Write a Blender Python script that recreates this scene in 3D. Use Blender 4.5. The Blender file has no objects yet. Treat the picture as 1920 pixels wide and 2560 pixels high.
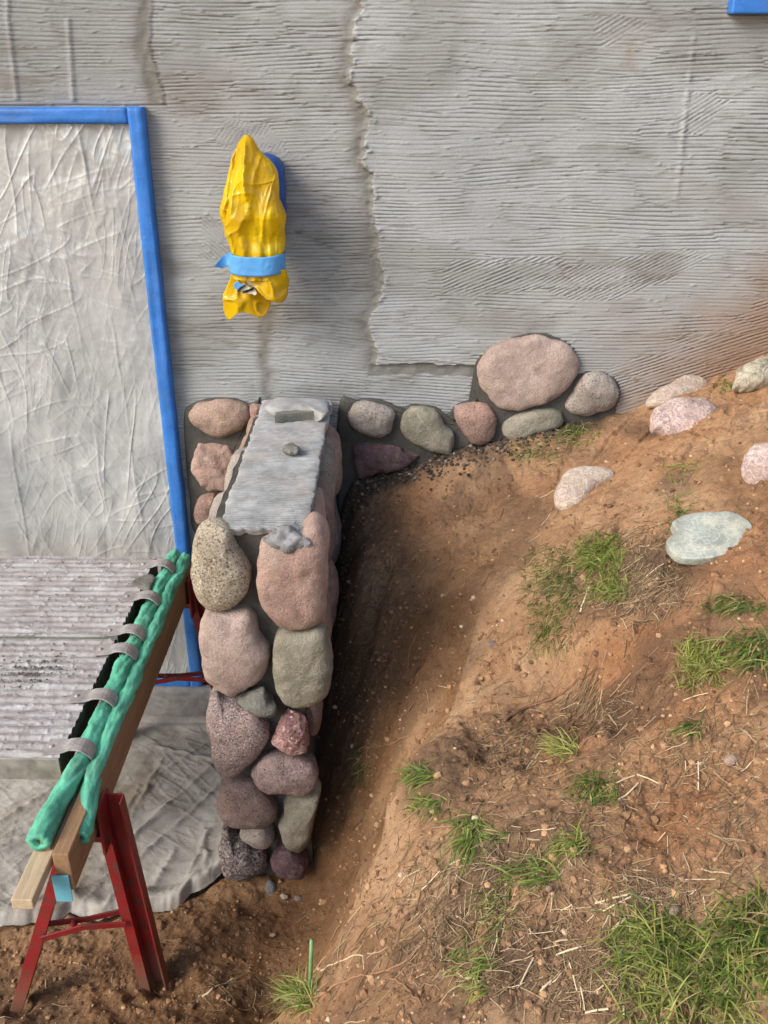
import bpy, math, random
import numpy as np
from mathutils import Vector, Matrix

# ---------------------------------------------------------------- camera, sky, sun
scene = bpy.context.scene
col = scene.collection
CAM = np.array([0.0, -3.3, 2.45])
PITCH, YAW = math.radians(25.9), math.radians(0.65)
cam = bpy.data.cameras.new('camera'); camo = bpy.data.objects.new('camera', cam); col.objects.link(camo)
cam.sensor_fit = 'VERTICAL'; cam.sensor_height = 24.0; cam.lens = 24.0 * 0.904
cam.clip_start = 0.02; cam.clip_end = 500
camo.location = CAM; camo.rotation_euler = (math.pi / 2 - PITCH, 0, YAW)
scene.camera = camo
SUN_DIR = Vector((-1.0, -0.70, 0.86)).normalized()       # towards the sun
SUN_EL = math.asin(SUN_DIR.z); SUN_AZ = math.atan2(SUN_DIR.x, SUN_DIR.y)
world = bpy.data.worlds.new('World'); scene.world = world; world.use_nodes = True
wn = world.node_tree.nodes; wl = world.node_tree.links
sky = wn.new('ShaderNodeTexSky'); sky.sky_type = 'NISHITA'; sky.sun_disc = False
sky.sun_elevation = SUN_EL; sky.sun_rotation = SUN_AZ; sky.dust_density = 1.6; sky.ozone_density = 0.8; sky.air_density = 1.0
wl.new(sky.outputs[0], wn['Background'].inputs[0]); wn['Background'].inputs[1].default_value = 0.15
sd = bpy.data.lights.new('sun', 'SUN'); sd.energy = 2.0; sd.angle = math.radians(30); sd.color = (1.0, 0.97, 0.925)
so = bpy.data.objects.new('sun', sd); col.objects.link(so); so.location = (-4, -3, 5)
so.rotation_euler = SUN_DIR.to_track_quat('Z', 'Y').to_euler()
scene.view_settings.view_transform = 'Standard'; scene.view_settings.look = 'None'
scene.view_settings.exposure = 0.80; scene.view_settings.gamma = 1.0

# ---------------------------------------------------------------- projection helpers (photo pixels, 1920 x 2560)
F = 0.904 * 2560
RM = np.array((Matrix.Rotation(YAW, 3, 'Z') @ Matrix.Rotation(math.pi / 2 - PITCH, 3, 'X')))
S = 1920 / 1659.0
def ray(px, py):
    d = RM @ np.array([(px - 960) / F, -(py - 1280) / F, -1.0]); return d
def on_plane(px, py, p0, n):
    d = ray(px, py); t = np.dot(np.array(p0) - CAM, n) / np.dot(d, n); return CAM + d * t
def on_y(px, py, y): return on_plane(px, py, (0, y, 0), np.array([0, 1.0, 0]))
def on_z(px, py, z): return on_plane(px, py, (0, 0, z), np.array([0, 0, 1.0]))
def on_x(px, py, x): return on_plane(px, py, (x, 0, 0), np.array([1.0, 0, 0]))
def project(P):
    q = (np.atleast_2d(P) - CAM) @ RM; return np.stack([960 + F * q[:, 0] / -q[:, 2], 1280 - F * q[:, 1] / -q[:, 2]], 1)

# ---------------------------------------------------------------- noise
_rs = np.random.RandomState(7)
_PERM = _rs.permutation(4096)
_G = _rs.normal(size=(4096, 3)); _G /= np.linalg.norm(_G, axis=1)[:, None]
def perlin(x, y, z=0.0, seed=0):
    x, y, z = np.broadcast_arrays(np.asarray(x, float), np.asarray(y, float), np.asarray(z, float) + seed * 17.31)
    xi, yi, zi = np.floor(x).astype(int), np.floor(y).astype(int), np.floor(z).astype(int)
    xf, yf, zf = x - xi, y - yi, z - zi
    u, v, w = [t * t * t * (t * (t * 6 - 15) + 10) for t in (xf, yf, zf)]
    out = 0
    for dx in (0, 1):
        for dy in (0, 1):
            for dz in (0, 1):
                h = _PERM[(_PERM[(_PERM[(xi + dx) & 4095] + yi + dy) & 4095] + zi + dz) & 4095]
                g = _G[h]
                val = g[..., 0] * (xf - dx) + g[..., 1] * (yf - dy) + g[..., 2] * (zf - dz)
                out = out + val * (u if dx else 1 - u) * (v if dy else 1 - v) * (w if dz else 1 - w)
    return out * 1.5
def fbm(x, y, z=0.0, seed=0, oct=4, gain=0.5, lac=2.03):
    a, f, o = 1.0, 1.0, 0
    for i in range(oct):
        o = o + a * perlin(np.asarray(x) * f, np.asarray(y) * f, np.asarray(z) * f, seed + i); a *= gain; f *= lac
    return o
def ridge(x, y, z=0.0, seed=0, oct=3):
    a, f, o = 1.0, 1.0, 0
    for i in range(oct):
        o = o + a * (1 - np.abs(perlin(np.asarray(x) * f, np.asarray(y) * f, np.asarray(z) * f, seed + i)) * 2.2); a *= 0.5; f *= 2.1
    return o
def sstep(a, b, x):
    t = np.clip((x - a) / (b - a), 0, 1); return t * t * (3 - 2 * t)

def worley(x, y, seed=0):
    x, y = np.asarray(x, float), np.asarray(y, float); xi, yi = np.floor(x).astype(int), np.floor(y).astype(int); b = np.full(x.shape, 9.0)
    for dx in (-1, 0, 1):
        for dy in (-1, 0, 1):
            h = _PERM[(_PERM[(xi + dx + seed * 7) & 4095] + yi + dy) & 4095]
            b = np.minimum(b, np.hypot(xi + dx + (h & 63) / 63.0 - x, yi + dy + (h >> 6) / 63.0 - y))
    return b
def crumple(x, y, seed=0, oct=3):
    """sharp facets like crumpled sheet"""
    o, a, f = 0, 1.0, 1.0
    for i in range(oct):
        t = 0.7 * i + seed; u = (x * math.cos(t) - y * math.sin(t)) * f; v = (x * math.sin(t) + y * math.cos(t)) * f * 0.7
        o = o + a * worley(u + .35 * perlin(u, v, 0, seed), v, seed + i); a *= .5; f *= 2.1
    return o
# ---------------------------------------------------------------- materials
MATS = {}
def srgb(r, g, b):
    return tuple(((c / 255) / 12.92 if c / 255 <= 0.04045 else ((c / 255 + 0.055) / 1.055) ** 2.4) for c in (r, g, b)) + (1.0,)
def nodes_mat(name):
    m = bpy.data.materials.new(name); m.use_nodes = True
    nt = m.node_tree; b = nt.nodes['Principled BSDF']; MATS[name] = m; return m, nt, b
def N(nt, t, **kw):
    n = nt.nodes.new(t)
    for k, v in kw.items():
        if hasattr(n, k): setattr(n, k, v)
        else: n.inputs[k.replace('_', ' ')].default_value = v
    return n
def ramp(nt, src, stops):
    r = nt.nodes.new('ShaderNodeValToRGB'); el = r.color_ramp.elements
    while len(el) < len(stops): el.new(0.5)
    for e, (p, c) in zip(el, stops): e.position = p; e.color = c if len(c) == 4 else tuple(c) + (1,)
    nt.links.new(src, r.inputs[0]); return r.outputs[0]
def mixc(nt, f, a, b, mode='MIX'):
    m = nt.nodes.new('ShaderNodeMix'); m.data_type = 'RGBA'; m.blend_type = mode
    for i, v in ((0, f), (6, a), (7, b)):
        if isinstance(v, bpy.types.NodeSocket): nt.links.new(v, m.inputs[i])
        elif i == 0: m.inputs[0].default_value = v
        else: m.inputs[i].default_value = v if len(v) == 4 else tuple(v) + (1,)
    return m.outputs[2]
def texco(nt, kind='Object'):
    t = nt.nodes.new('ShaderNodeTexCoord'); return t.outputs[kind]
def noise(nt, vec, scale, detail=6, rough=0.6, dist=0.0):
    n = nt.nodes.new('ShaderNodeTexNoise'); n.inputs['Scale'].default_value = scale; n.inputs['Detail'].default_value = detail
    n.inputs['Roughness'].default_value = rough; n.inputs['Distortion'].default_value = dist; nt.links.new(vec, n.inputs['Vector']); return n.outputs[0]
def bump(nt, b, hs, chain=None):
    prev = None
    for h, st, dist in hs:
        bp = nt.nodes.new('ShaderNodeBump'); bp.inputs['Strength'].default_value = st; bp.inputs['Distance'].default_value = dist
        nt.links.new(h, bp.inputs['Height'])
        if prev is not None: nt.links.new(prev, bp.inputs['Normal'])
        prev = bp.outputs[0]
    nt.links.new(prev, b.inputs['Normal'])
def attr(nt, name):
    a = nt.nodes.new('ShaderNodeAttribute'); a.attribute_name = name; return a
def randvec(nt):
    """object coordinates shifted by a per-object random so no two stones share their grain"""
    oi = nt.nodes.new('ShaderNodeObjectInfo'); m = nt.nodes.new('ShaderNodeVectorMath'); m.operation = 'SCALE'
    m.inputs[0].default_value = (37, 91, 53); nt.links.new(oi.outputs['Random'], m.inputs['Scale'])
    a = nt.nodes.new('ShaderNodeVectorMath'); nt.links.new(texco(nt), a.inputs[0]); nt.links.new(m.outputs[0], a.inputs[1]); return a.outputs[0]

def desat(c, k=0.33):
    if c is None: return None
    g = 0.3 * c[0] + 0.59 * c[1] + 0.11 * c[2]; return tuple(min(.8, 1.15 * t * (v * (1 - k) + g * k)) for v, t in zip(c[:3], (1.02, 0.99, 0.955))) + (1,)
def stone_mat(name, ca, cb, speck=None, speckpos=0.62, sscale=260, cc=None, vein=None, roughb=0.8, light=None, bigbump=0.7):
    ca, cb, speck, cc, vein, light = [desat(q) for q in (ca, cb, speck, cc, vein, light)]
    m, nt, b = nodes_mat(name); v = randvec(nt)
    big = noise(nt, v, 9, 5, 0.6, 0.6)
    c = ramp(nt, big, [(0.34, ca), (0.66, cb)])
    if cc:
        c = mixc(nt, ramp(nt, noise(nt, v, 16, 6, 0.65, 0.4), [(0.48, (0, 0, 0)), (0.66, (1, 1, 1))]), c, cc)
    fine = noise(nt, v, sscale, 3, 0.7)
    c = mixc(nt, 1.0, c, ramp(nt, fine, [(0.3, (0.62, 0.6, 0.58)), (0.7, (1.25, 1.24, 1.22))]), 'MULTIPLY')
    if speck:
        c = mixc(nt, ramp(nt, noise(nt, v, sscale * 0.62, 4, 0.65), [(speckpos - 0.04, (0, 0, 0)), (speckpos + 0.03, (1, 1, 1))]), c, speck)
    if light:
        c = mixc(nt, ramp(nt, noise(nt, v, sscale * 0.5, 3, 0.6, 0.2), [(0.60, (0, 0, 0)), (0.66, (0.8, 0.8, 0.8))]), c, light)
    if vein:
        w = nt.nodes.new('ShaderNodeTexWave'); w.inputs['Scale'].default_value = 7; w.inputs['Distortion'].default_value = 22; w.inputs['Detail Scale'].default_value = 2.5
        w.inputs['Detail'].default_value = 4; nt.links.new(v, w.inputs['Vector'])
        c = mixc(nt, ramp(nt, w.outputs[1], [(0.6, (0, 0, 0)), (0.98, (0.45, 0.45, 0.45))]), c, vein)
    st = ramp(nt, noise(nt, v, 5, 7, 0.7, 0.5), [(0.33, (0.62, 0.60, 0.56)), (0.5, (0.96, 0.95, 0.93)), (0.66, (1.14, 1.14, 1.14))])
    c = mixc(nt, 1.0, c, st, 'MULTIPLY')
    nt.links.new(c, b.inputs['Base Color']); b.inputs['Roughness'].default_value = 0.82; b.inputs['Specular IOR Level'].default_value = 0.3
    bump(nt, b, [(noise(nt, v, 30, 7, 0.7), bigbump, 0.012), (noise(nt, v, 120, 5, 0.7), 0.5, 0.004), (fine, roughb, 0.0025)]); return m

stone_mat('granite_cream', srgb(192, 176, 144), srgb(160, 144, 116), speck=srgb(104, 94, 78), speckpos=0.56, sscale=230, light=srgb(205, 190, 160))
stone_mat('granite_pink', srgb(182, 142, 124), srgb(162, 124, 110), cc=srgb(174, 150, 132), sscale=330, speck=srgb(118, 88, 82), speckpos=0.66)
stone_mat('granite_mauve', srgb(166, 140, 126), srgb(184, 158, 142), cc=srgb(158, 132, 122), sscale=330, speck=srgb(118, 98, 95), speckpos=0.66)
stone_mat('sandstone_olive', srgb(140, 134, 112), srgb(118, 114, 94), cc=srgb(152, 144, 124), sscale=420, roughb=0.3)
stone_mat('granite_speckled', srgb(170, 138, 128), srgb(140, 122, 116), speck=srgb(92, 82, 82), speckpos=0.55, sscale=260, light=srgb(206, 186, 176), roughb=0.8)
stone_mat('rock_grey', srgb(122, 122, 112), srgb(96, 98, 92), cc=srgb(132, 128, 112), sscale=300, roughb=0.6)
stone_mat('rock_red', srgb(156, 104, 98), srgb(120, 80, 78), cc=srgb(186, 148, 140), sscale=150, speck=srgb(84, 58, 60), light=srgb(214, 180, 172), roughb=1.0)
stone_mat('rock_purple', srgb(150, 122, 118), srgb(128, 102, 100), cc=srgb(160, 134, 124), sscale=230, speck=srgb(84, 66, 72), speckpos=0.6, vein=srgb(160, 136, 132))
stone_mat('rock_brown', srgb(150, 122, 110), srgb(128, 104, 96), cc=srgb(128, 108, 98), sscale=260, speck=srgb(84, 68, 68), speckpos=0.6)
stone_mat('granite_dark', srgb(150, 130, 124), srgb(118, 110, 108), speck=srgb(66, 62, 64), speckpos=0.53, sscale=170, light=srgb(176, 160, 150), roughb=1.0)
stone_mat('rock_plum', srgb(112, 76, 84), srgb(86, 58, 66), cc=srgb(130, 100, 104), sscale=180, speck=srgb(56, 40, 48), roughb=0.9)
stone_mat('rock_maroon', srgb(136, 92, 92), srgb(98, 70, 72), cc=srgb(118, 100, 96), sscale=180, roughb=0.9)
stone_mat('granite_tan', srgb(182, 148, 122), srgb(160, 128, 108), cc=srgb(150, 124, 104), sscale=260, speck=srgb(120, 92, 78), speckpos=0.62)
stone_mat('granite_orange', srgb(178, 132, 110), srgb(152, 118, 102), cc=srgb(134, 112, 102), sscale=260, speck=srgb(110, 84, 76), speckpos=0.6)
stone_mat('granite_grey', srgb(170, 158, 146), srgb(150, 140, 130), cc=srgb(176, 154, 142), sscale=280, speck=srgb(96, 92, 88), speckpos=0.6)
stone_mat('field_pale', srgb(208, 184, 158), srgb(186, 160, 138), cc=srgb(198, 168, 156), sscale=240, speck=srgb(150, 124, 106), speckpos=0.64, vein=srgb(222, 204, 184))
stone_mat('field_pink', srgb(206, 172, 158), srgb(180, 146, 138), cc=srgb(160, 132, 130), sscale=200, light=srgb(230, 208, 196), vein=srgb(224, 196, 184))
stone_mat('field_white', srgb(206, 194, 160), srgb(180, 168, 138), cc=srgb(150, 138, 112), sscale=240, vein=srgb(224, 214, 186), bigbump=0.6)
stone_mat('slate_blue', srgb(156, 164, 150), srgb(132, 144, 136), cc=srgb(178, 178, 156), sscale=420, vein=srgb(176, 180, 168), roughb=0.25, bigbump=0.15)
stone_mat('flint_chip', srgb(120, 116, 112), srgb(92, 90, 92), sscale=200)

def simple(name, c, rough=0.6, nscale=30, var=0.18, bstr=0.25, bdist=0.002, spec=0.3, metal=0.0, c2=None, splash=0.0):
    m, nt, b = nodes_mat(name); v = texco(nt)
    n = noise(nt, v, nscale, 6, 0.65)
    lo = tuple(x * (1 - var) for x in c[:3]); hi = tuple(min(1, x * (1 + var)) for x in c[:3])
    cc = ramp(nt, n, [(0.35, c2[:3] if c2 else lo), (0.65, hi)])
    if splash:
        cc = mixc(nt, ramp(nt, noise(nt, v, 75, 5, 0.6), [(0.66, (0, 0, 0)), (0.70, (splash,) * 3)]), cc, srgb(150, 146, 138))
        cc = mixc(nt, ramp(nt, noise(nt, v, 7, 6, 0.7), [(0.5, (0, 0, 0)), (0.75, (splash * .6,) * 3)]), cc, srgb(120, 112, 100))
    nt.links.new(cc, b.inputs['Base Color']); b.inputs['Roughness'].default_value = rough; b.inputs['Metallic'].default_value = metal
    b.inputs['Specular IOR Level'].default_value = spec
    bump(nt, b, [(noise(nt, v, nscale * 8, 4, 0.7), bstr, bdist)]); return m

# wall plaster: vertex attributes "stain" (brown soil splash), and one for darker smooth mortar plus painted groove shade
def plaster_mat():
    m, nt, b = nodes_mat('combed_plaster'); v = texco(nt)
    c = ramp(nt, noise(nt, v, 2.2, 6, 0.6, 0.4), [(0.3, srgb(149, 151, 149)), (0.7, srgb(168, 169, 166))])
    c = mixc(nt, 1.0, c, ramp(nt, noise(nt, v, 160, 4, 0.7), [(0.3, (0.86, 0.85, 0.84)), (0.7, (1.07, 1.07, 1.07))]), 'MULTIPLY')
    c = mixc(nt, attr(nt, 'damp_shade').outputs['Fac'], c, srgb(116, 113, 105))
    c = mixc(nt, attr(nt, 'stain').outputs['Fac'], c, srgb(136, 108, 86))
    nt.links.new(c, b.inputs['Base Color']); b.inputs['Roughness'].default_value = 0.9; b.inputs['Specular IOR Level'].default_value = 0.2
    bump(nt, b, [(noise(nt, v, 70, 6, 0.7), 0.35, 0.004), (noise(nt, v, 420, 3, 0.6), 0.4, 0.0012)])
plaster_mat()
simple('wet_mortar', srgb(76, 73, 66), 0.75, 14, 0.28, 0.7, 0.004)
simple('dry_mortar', srgb(128, 126, 124), 0.9, 22, 0.22, 0.6, 0.003)
def cap_mat():
    m, nt, b = nodes_mat('cap_concrete'); v = texco(nt)
    c = ramp(nt, noise(nt, v, 14, 7, 0.7, 0.4), [(0.32, srgb(126, 125, 121)), (0.5, srgb(154, 153, 149)), (0.7, srgb(176, 174, 170))])
    c = mixc(nt, ramp(nt, noise(nt, v, 6, 3, 0.5), [(0.5, (0, 0, 0)), (0.75, (0.5, 0.5, 0.5))]), c, srgb(160, 142, 126))
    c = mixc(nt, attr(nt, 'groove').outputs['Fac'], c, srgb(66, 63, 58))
    nt.links.new(c, b.inputs['Base Color']); b.inputs['Roughness'].default_value = 0.9
    bump(nt, b, [(noise(nt, v, 120, 6, 0.75), 0.6, 0.004)])
cap_mat()
def film_mat():
    m, nt, b = nodes_mat('plastic_film'); v = texco(nt)
    c = ramp(nt, noise(nt, v, 3, 5, 0.6), [(0.3, srgb(150, 150, 146)), (0.7, srgb(182, 181, 175))])
    nt.links.new(c, b.inputs['Base Color']); b.inputs['Roughness'].default_value = 0.2; b.inputs['Specular IOR Level'].default_value = 0.8
    bump(nt, b, [(noise(nt, v, 40, 4, 0.55, 0.6), 0.25, 0.003)])
film_mat()
simple('blue_tape', srgb(48, 110, 182), 0.45, 12, 0.16, 0.5, 0.0025, 0.4, splash=.35)
simple('blue_tape_light', srgb(84, 150, 205), 0.5, 12, 0.10, 0.2, 0.001, 0.4)
simple('dark_blue', srgb(40, 78, 140), 0.5, 12, 0.12, 0.2, 0.001)
def bag_mat():
    m, nt, b = nodes_mat('yellow_plastic'); v = texco(nt)
    c = ramp(nt, noise(nt, v, 7, 3, 0.5), [(0.35, srgb(208, 164, 8)), (0.65, srgb(238, 202, 10))])
    nt.links.new(c, b.inputs['Base Color']); b.inputs['Roughness'].default_value = 0.25; b.inputs['Specular IOR Level'].default_value = 0.5
    tr = nt.nodes.new('ShaderNodeBsdfTranslucent'); nt.links.new(c, tr.inputs[0]); mx = nt.nodes.new('ShaderNodeMixShader'); mx.inputs[0].default_value = 0.3
    nt.links.new(b.outputs[0], mx.inputs[1]); nt.links.new(tr.outputs[0], mx.inputs[2]); nt.links.new(mx.outputs[0], nt.nodes['Material Output'].inputs[0])
    bump(nt, b, [(noise(nt, v, 22, 3, 0.5, 0.8), 0.2, 0.004)])
bag_mat()
simple('black_print', (0.02, 0.02, 0.02, 1), 0.5)
simple('pale_print', srgb(206, 200, 170), 0.5)
def canvas_mat():
    m, nt, b = nodes_mat('canvas_cloth'); v = texco(nt)
    c = ramp(nt, noise(nt, v, 5, 6, 0.7, 0.5), [(0.28, srgb(128, 122, 114)), (0.5, srgb(158, 152, 143)), (0.72, srgb(184, 178, 168))])
    c = mixc(nt, ramp(nt, noise(nt, v, 2.2, 5, 0.6, 0.3), [(0.52, (0, 0, 0)), (0.7, (0.7, 0.7, 0.7))]), c, srgb(120, 102, 80))
    nt.links.new(c, b.inputs['Base Color']); b.inputs['Roughness'].default_value = 0.95; b.inputs['Specular IOR Level'].default_value = 0.1
    bump(nt, b, [(noise(nt, v, 45, 5, 0.7, 0.5), 0.5, 0.006), (noise(nt, v, 500, 2, 0.5), 0.3, 0.0008)])
canvas_mat()
def deck_mat():
    m, nt, b = nodes_mat('weathered_deck'); v = texco(nt)
    mp = nt.nodes.new('ShaderNodeMapping'); mp.inputs['Scale'].default_value = (0.6, 1.5, 1); nt.links.new(v, mp.inputs[0])
    c = ramp(nt, noise(nt, mp.outputs[0], 16, 7, 0.75, 0.3), [(0.3, srgb(112, 100, 94)), (0.45, srgb(142, 134, 128)), (0.68, srgb(178, 174, 170))])
    c = mixc(nt, ramp(nt, noise(nt, v, 60, 4, 0.7), [(0.62, (0, 0, 0)), (0.72, (0.7, 0.7, 0.7))]), c, srgb(96, 88, 82))
    nt.links.new(c, b.inputs['Base Color']); b.inputs['Roughness'].default_value = 0.6
    bump(nt, b, [(noise(nt, mp.outputs[0], 60, 5, 0.7), 0.4, 0.003), (noise(nt, v, 130, 4, 0.7), 0.35, 0.002)])
deck_mat()
simple('deck_edge', srgb(146, 144, 132), 0.55, 20, 0.3, 0.3, 0.002, 0.4, 0.3)
simple('hook_steel', srgb(160, 152, 146), 0.55, 40, 0.25, 0.4, 0.002, 0.5, 0.3, splash=.8)
simple('dark_steel', srgb(60, 52, 46), 0.6, 20, 0.3, 0.3, 0.001)
simple('green_foam', srgb(92, 170, 138), 0.8, 9, 0.30, 0.6, 0.004, 0.2, splash=.45)
def wood_mat(name, a, bb):
    m, nt, b = nodes_mat(name); v = texco(nt)
    mp = nt.nodes.new('ShaderNodeMapping'); mp.inputs['Scale'].default_value = (9, 0.6, 9); nt.links.new(v, mp.inputs[0])
    c = ramp(nt, noise(nt, mp.outputs[0], 9, 6, 0.65, 0.6), [(0.3, a), (0.7, bb)])
    c = mixc(nt, ramp(nt, noise(nt, v, 12, 5, 0.7), [(0.55, (0, 0, 0)), (0.75, (0.5, 0.5, 0.5))]), c, srgb(96, 76, 56))
    nt.links.new(c, b.inputs['Base Color']); b.inputs['Roughness'].default_value = 0.75
    bump(nt, b, [(noise(nt, mp.outputs[0], 40, 4, 0.6), 0.3, 0.002)])
wood_mat('timber_brown', srgb(124, 94, 66), srgb(156, 120, 84))
wood_mat('timber_pale', srgb(164, 140, 108), srgb(198, 176, 142))
wood_mat('timber_grey', srgb(120, 104, 84), srgb(146, 128, 104))
def red_mat():
    m, nt, b = nodes_mat('red_paint'); v = texco(nt)
    c = ramp(nt, noise(nt, v, 10, 5, 0.6), [(0.3, srgb(112, 22, 24)), (0.7, srgb(140, 36, 36))])
    c = mixc(nt, ramp(nt, noise(nt, v, 26, 7, 0.75), [(0.50, (0, 0, 0)), (0.62, (0.9, 0.9, 0.9))]), c, srgb(84, 54, 44))
    zz = nt.nodes.new('ShaderNodeSeparateXYZ'); nt.links.new(v, zz.inputs[0])
    c = mixc(nt, ramp(nt, zz.outputs[2], [(0.0, (0.8, 0.8, 0.8)), (0.16, (0, 0, 0))]), c, srgb(120, 92, 72))
    nt.links.new(c, b.inputs['Base Color']); b.inputs['Roughness'].default_value = 0.45
    bump(nt, b, [(noise(nt, v, 90, 4, 0.7), 0.3, 0.0015)])
red_mat()
simple('cyan_tape', srgb(104, 170, 182), 0.5, 30, 0.1)

def soil_mat(name='sandy_soil'):
    m, nt, b = nodes_mat(name); v = texco(nt)
    c = ramp(nt, noise(nt, v, 2.6, 7, 0.62, 0.5), [(0.3, srgb(132, 100, 74)), (0.48, srgb(182, 142, 106)), (0.7, srgb(206, 170, 132))])
    c = mixc(nt, ramp(nt, noise(nt, v, 5.5, 6, 0.65, 0.8), [(0.55, (0, 0, 0)), (0.72, (0.75, 0.75, 0.75))]), c, srgb(134, 110, 90))
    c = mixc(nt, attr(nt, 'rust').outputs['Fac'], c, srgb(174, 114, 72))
    c = mixc(nt, attr(nt, 'humus_shade').outputs['Fac'], c, srgb(82, 70, 60))
    c = mixc(nt, attr(nt, 'moist_shade').outputs['Fac'], c, srgb(124, 90, 60))
    c = mixc(nt, 1.0, c, ramp(nt, noise(nt, v, 42, 9, 0.82, 0.4), [(0.33, (0.50, 0.48, 0.46)), (0.43, (0.98, 0.97, 0.96)), (0.66, (1.32, 1.31, 1.30))]), 'MULTIPLY')
    c = mixc(nt, ramp(nt, noise(nt, v, 180, 3, 0.6), [(0.66, (0, 0, 0)), (0.72, (0.6, 0.6, 0.6))]), c, srgb(192, 166, 136))
    nt.links.new(c, b.inputs['Base Color']); b.inputs['Roughness'].default_value = 0.95; b.inputs['Specular IOR Level'].default_value = 0.12
    bump(nt, b, [(noise(nt, v, 36, 9, 0.78, 0.3), 1.0, 0.020), (noise(nt, v, 150, 6, 0.75), 0.9, 0.006), (noise(nt, v, 500, 3, 0.7), 0.6, 0.0015)])
soil_mat()
def attrcol_mat(name, stops, rough=0.6, trans=0.0):
    m, nt, b = nodes_mat(name)
    c = ramp(nt, attr(nt, 'tone').outputs['Fac'], stops); nt.links.new(c, b.inputs['Base Color']); b.inputs['Roughness'].default_value = rough
    b.inputs['Specular IOR Level'].default_value = 0.25
    if trans:
        tr = nt.nodes.new('ShaderNodeBsdfTranslucent'); nt.links.new(c, tr.inputs[0]); mx = nt.nodes.new('ShaderNodeMixShader'); mx.inputs[0].default_value = trans
        nt.links.new(b.outputs[0], mx.inputs[1]); nt.links.new(tr.outputs[0], mx.inputs[2]); nt.links.new(mx.outputs[0], nt.nodes['Material Output'].inputs[0])
attrcol_mat('grass_blades', [(0.0, srgb(72, 80, 46)), (0.35, srgb(98, 118, 56)), (0.62, srgb(142, 158, 70)), (0.85, srgb(178, 176, 100)), (1.0, srgb(170, 146, 106))], 0.55, 0.3)
attrcol_mat('straw', [(0.0, srgb(92, 72, 54)), (0.5, srgb(158, 132, 98)), (1.0, srgb(222, 208, 172))], 0.7)
attrcol_mat('clods', [(0.0, srgb(98, 74, 54)), (0.6, srgb(150, 114, 82)), (0.93, srgb(182, 144, 106)), (1.0, srgb(188, 172, 150))], 0.95)
attrcol_mat('dark_crumbs', [(0.0, srgb(60, 50, 42)), (0.75, srgb(98, 84, 70)), (1.0, srgb(140, 130, 118))], 0.95)
attrcol_mat('grey_crumbs', [(0.0, srgb(84, 78, 70)), (0.7, srgb(122, 116, 106)), (1.0, srgb(160, 154, 146))], 0.95)
attrcol_mat('root_bark', [(0.0, srgb(96, 68, 50)), (1.0, srgb(166, 124, 92))], 0.8)

# ---------------------------------------------------------------- object helpers
def tag(o, label=None, cat=None, group=None, kind=None):
    if label: o['label'] = label
    if cat: o['category'] = cat
    if group: o['group'] = group
    if kind: o['kind'] = kind
    return o
def mesh(name, V, faces, mat, parent=None, origin=None, smooth=True, attrs=None):
    V = np.asarray(V, float)
    if parent is not None: org = np.array(parent['_o'])
    elif origin is not None: org = np.array(origin, float)
    else: org = np.array([(V[:, 0].min() + V[:, 0].max()) / 2, (V[:, 1].min() + V[:, 1].max()) / 2, V[:, 2].min()])
    me = bpy.data.meshes.new(name)
    if isinstance(faces, np.ndarray):
        k = faces.shape[1]; nf = len(faces)
        me.vertices.add(len(V)); me.vertices.foreach_set('co', (V - org).astype(np.float32).ravel())
        me.loops.add(nf * k); me.loops.foreach_set('vertex_index', faces.astype(np.int32).ravel())
        me.polygons.add(nf); me.polygons.foreach_set('loop_start', np.arange(0, nf * k, k, dtype=np.int32))
        me.update(calc_edges=True)
    else:
        me.from_pydata((V - org).tolist(), [], [list(map(int, f)) for f in faces]); me.update()
    if smooth: me.polygons.foreach_set('use_smooth', np.ones(len(me.polygons), bool))
    for k, a in (attrs or {}).items():
        at = me.attributes.new(k, 'FLOAT', 'POINT'); at.data.foreach_set('value', np.asarray(a, np.float32))
    if mat: me.materials.append(MATS[mat])
    o = bpy.data.objects.new(name, me); col.objects.link(o)
    if parent is not None: o.parent = parent['ob']
    else: o.location = org
    return o
def thing(name, loc, label, cat, group=None):
    o = bpy.data.objects.new(name, None); o.empty_display_size = 0.05; col.objects.link(o); o.location = loc
    tag(o, label, cat, group); return {'ob': o, '_o': tuple(loc)}
def asparent(o): return {'ob': o, '_o': None}
def gridfaces(nr, nc, off=0, wrap=False):
    r = np.arange(nr - 1)[:, None]; c = np.arange(nc if wrap else nc - 1)[None, :]
    c2 = (c + 1) % nc
    return np.stack([r * nc + c, r * nc + c2, (r + 1) * nc + c2, (r + 1) * nc + c], -1).reshape(-1, 4) + off
def smooth_closed(P, n):
    P = np.asarray(P, float); m = len(P); out = []
    for i in range(m):
        p0, p1, p2, p3 = P[i - 1], P[i], P[(i + 1) % m], P[(i + 2) % m]
        for t in np.linspace(0, 1, 12, endpoint=False):
            out.append(0.5 * ((2 * p1) + (-p0 + p2) * t + (2 * p0 - 5 * p1 + 4 * p2 - p3) * t * t + (-p0 + 3 * p1 - 3 * p2 + p3) * t ** 3))
    out = np.array(out); d = np.r_[0, np.cumsum(np.linalg.norm(np.roll(out, -1, 0) - out, axis=1))]
    s = np.linspace(0, d[-1], n, endpoint=False); oc = np.vstack([out, out[:1]])
    return np.stack([np.interp(s, d, oc[:, k]) for k in range(oc.shape[1])], 1)
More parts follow.
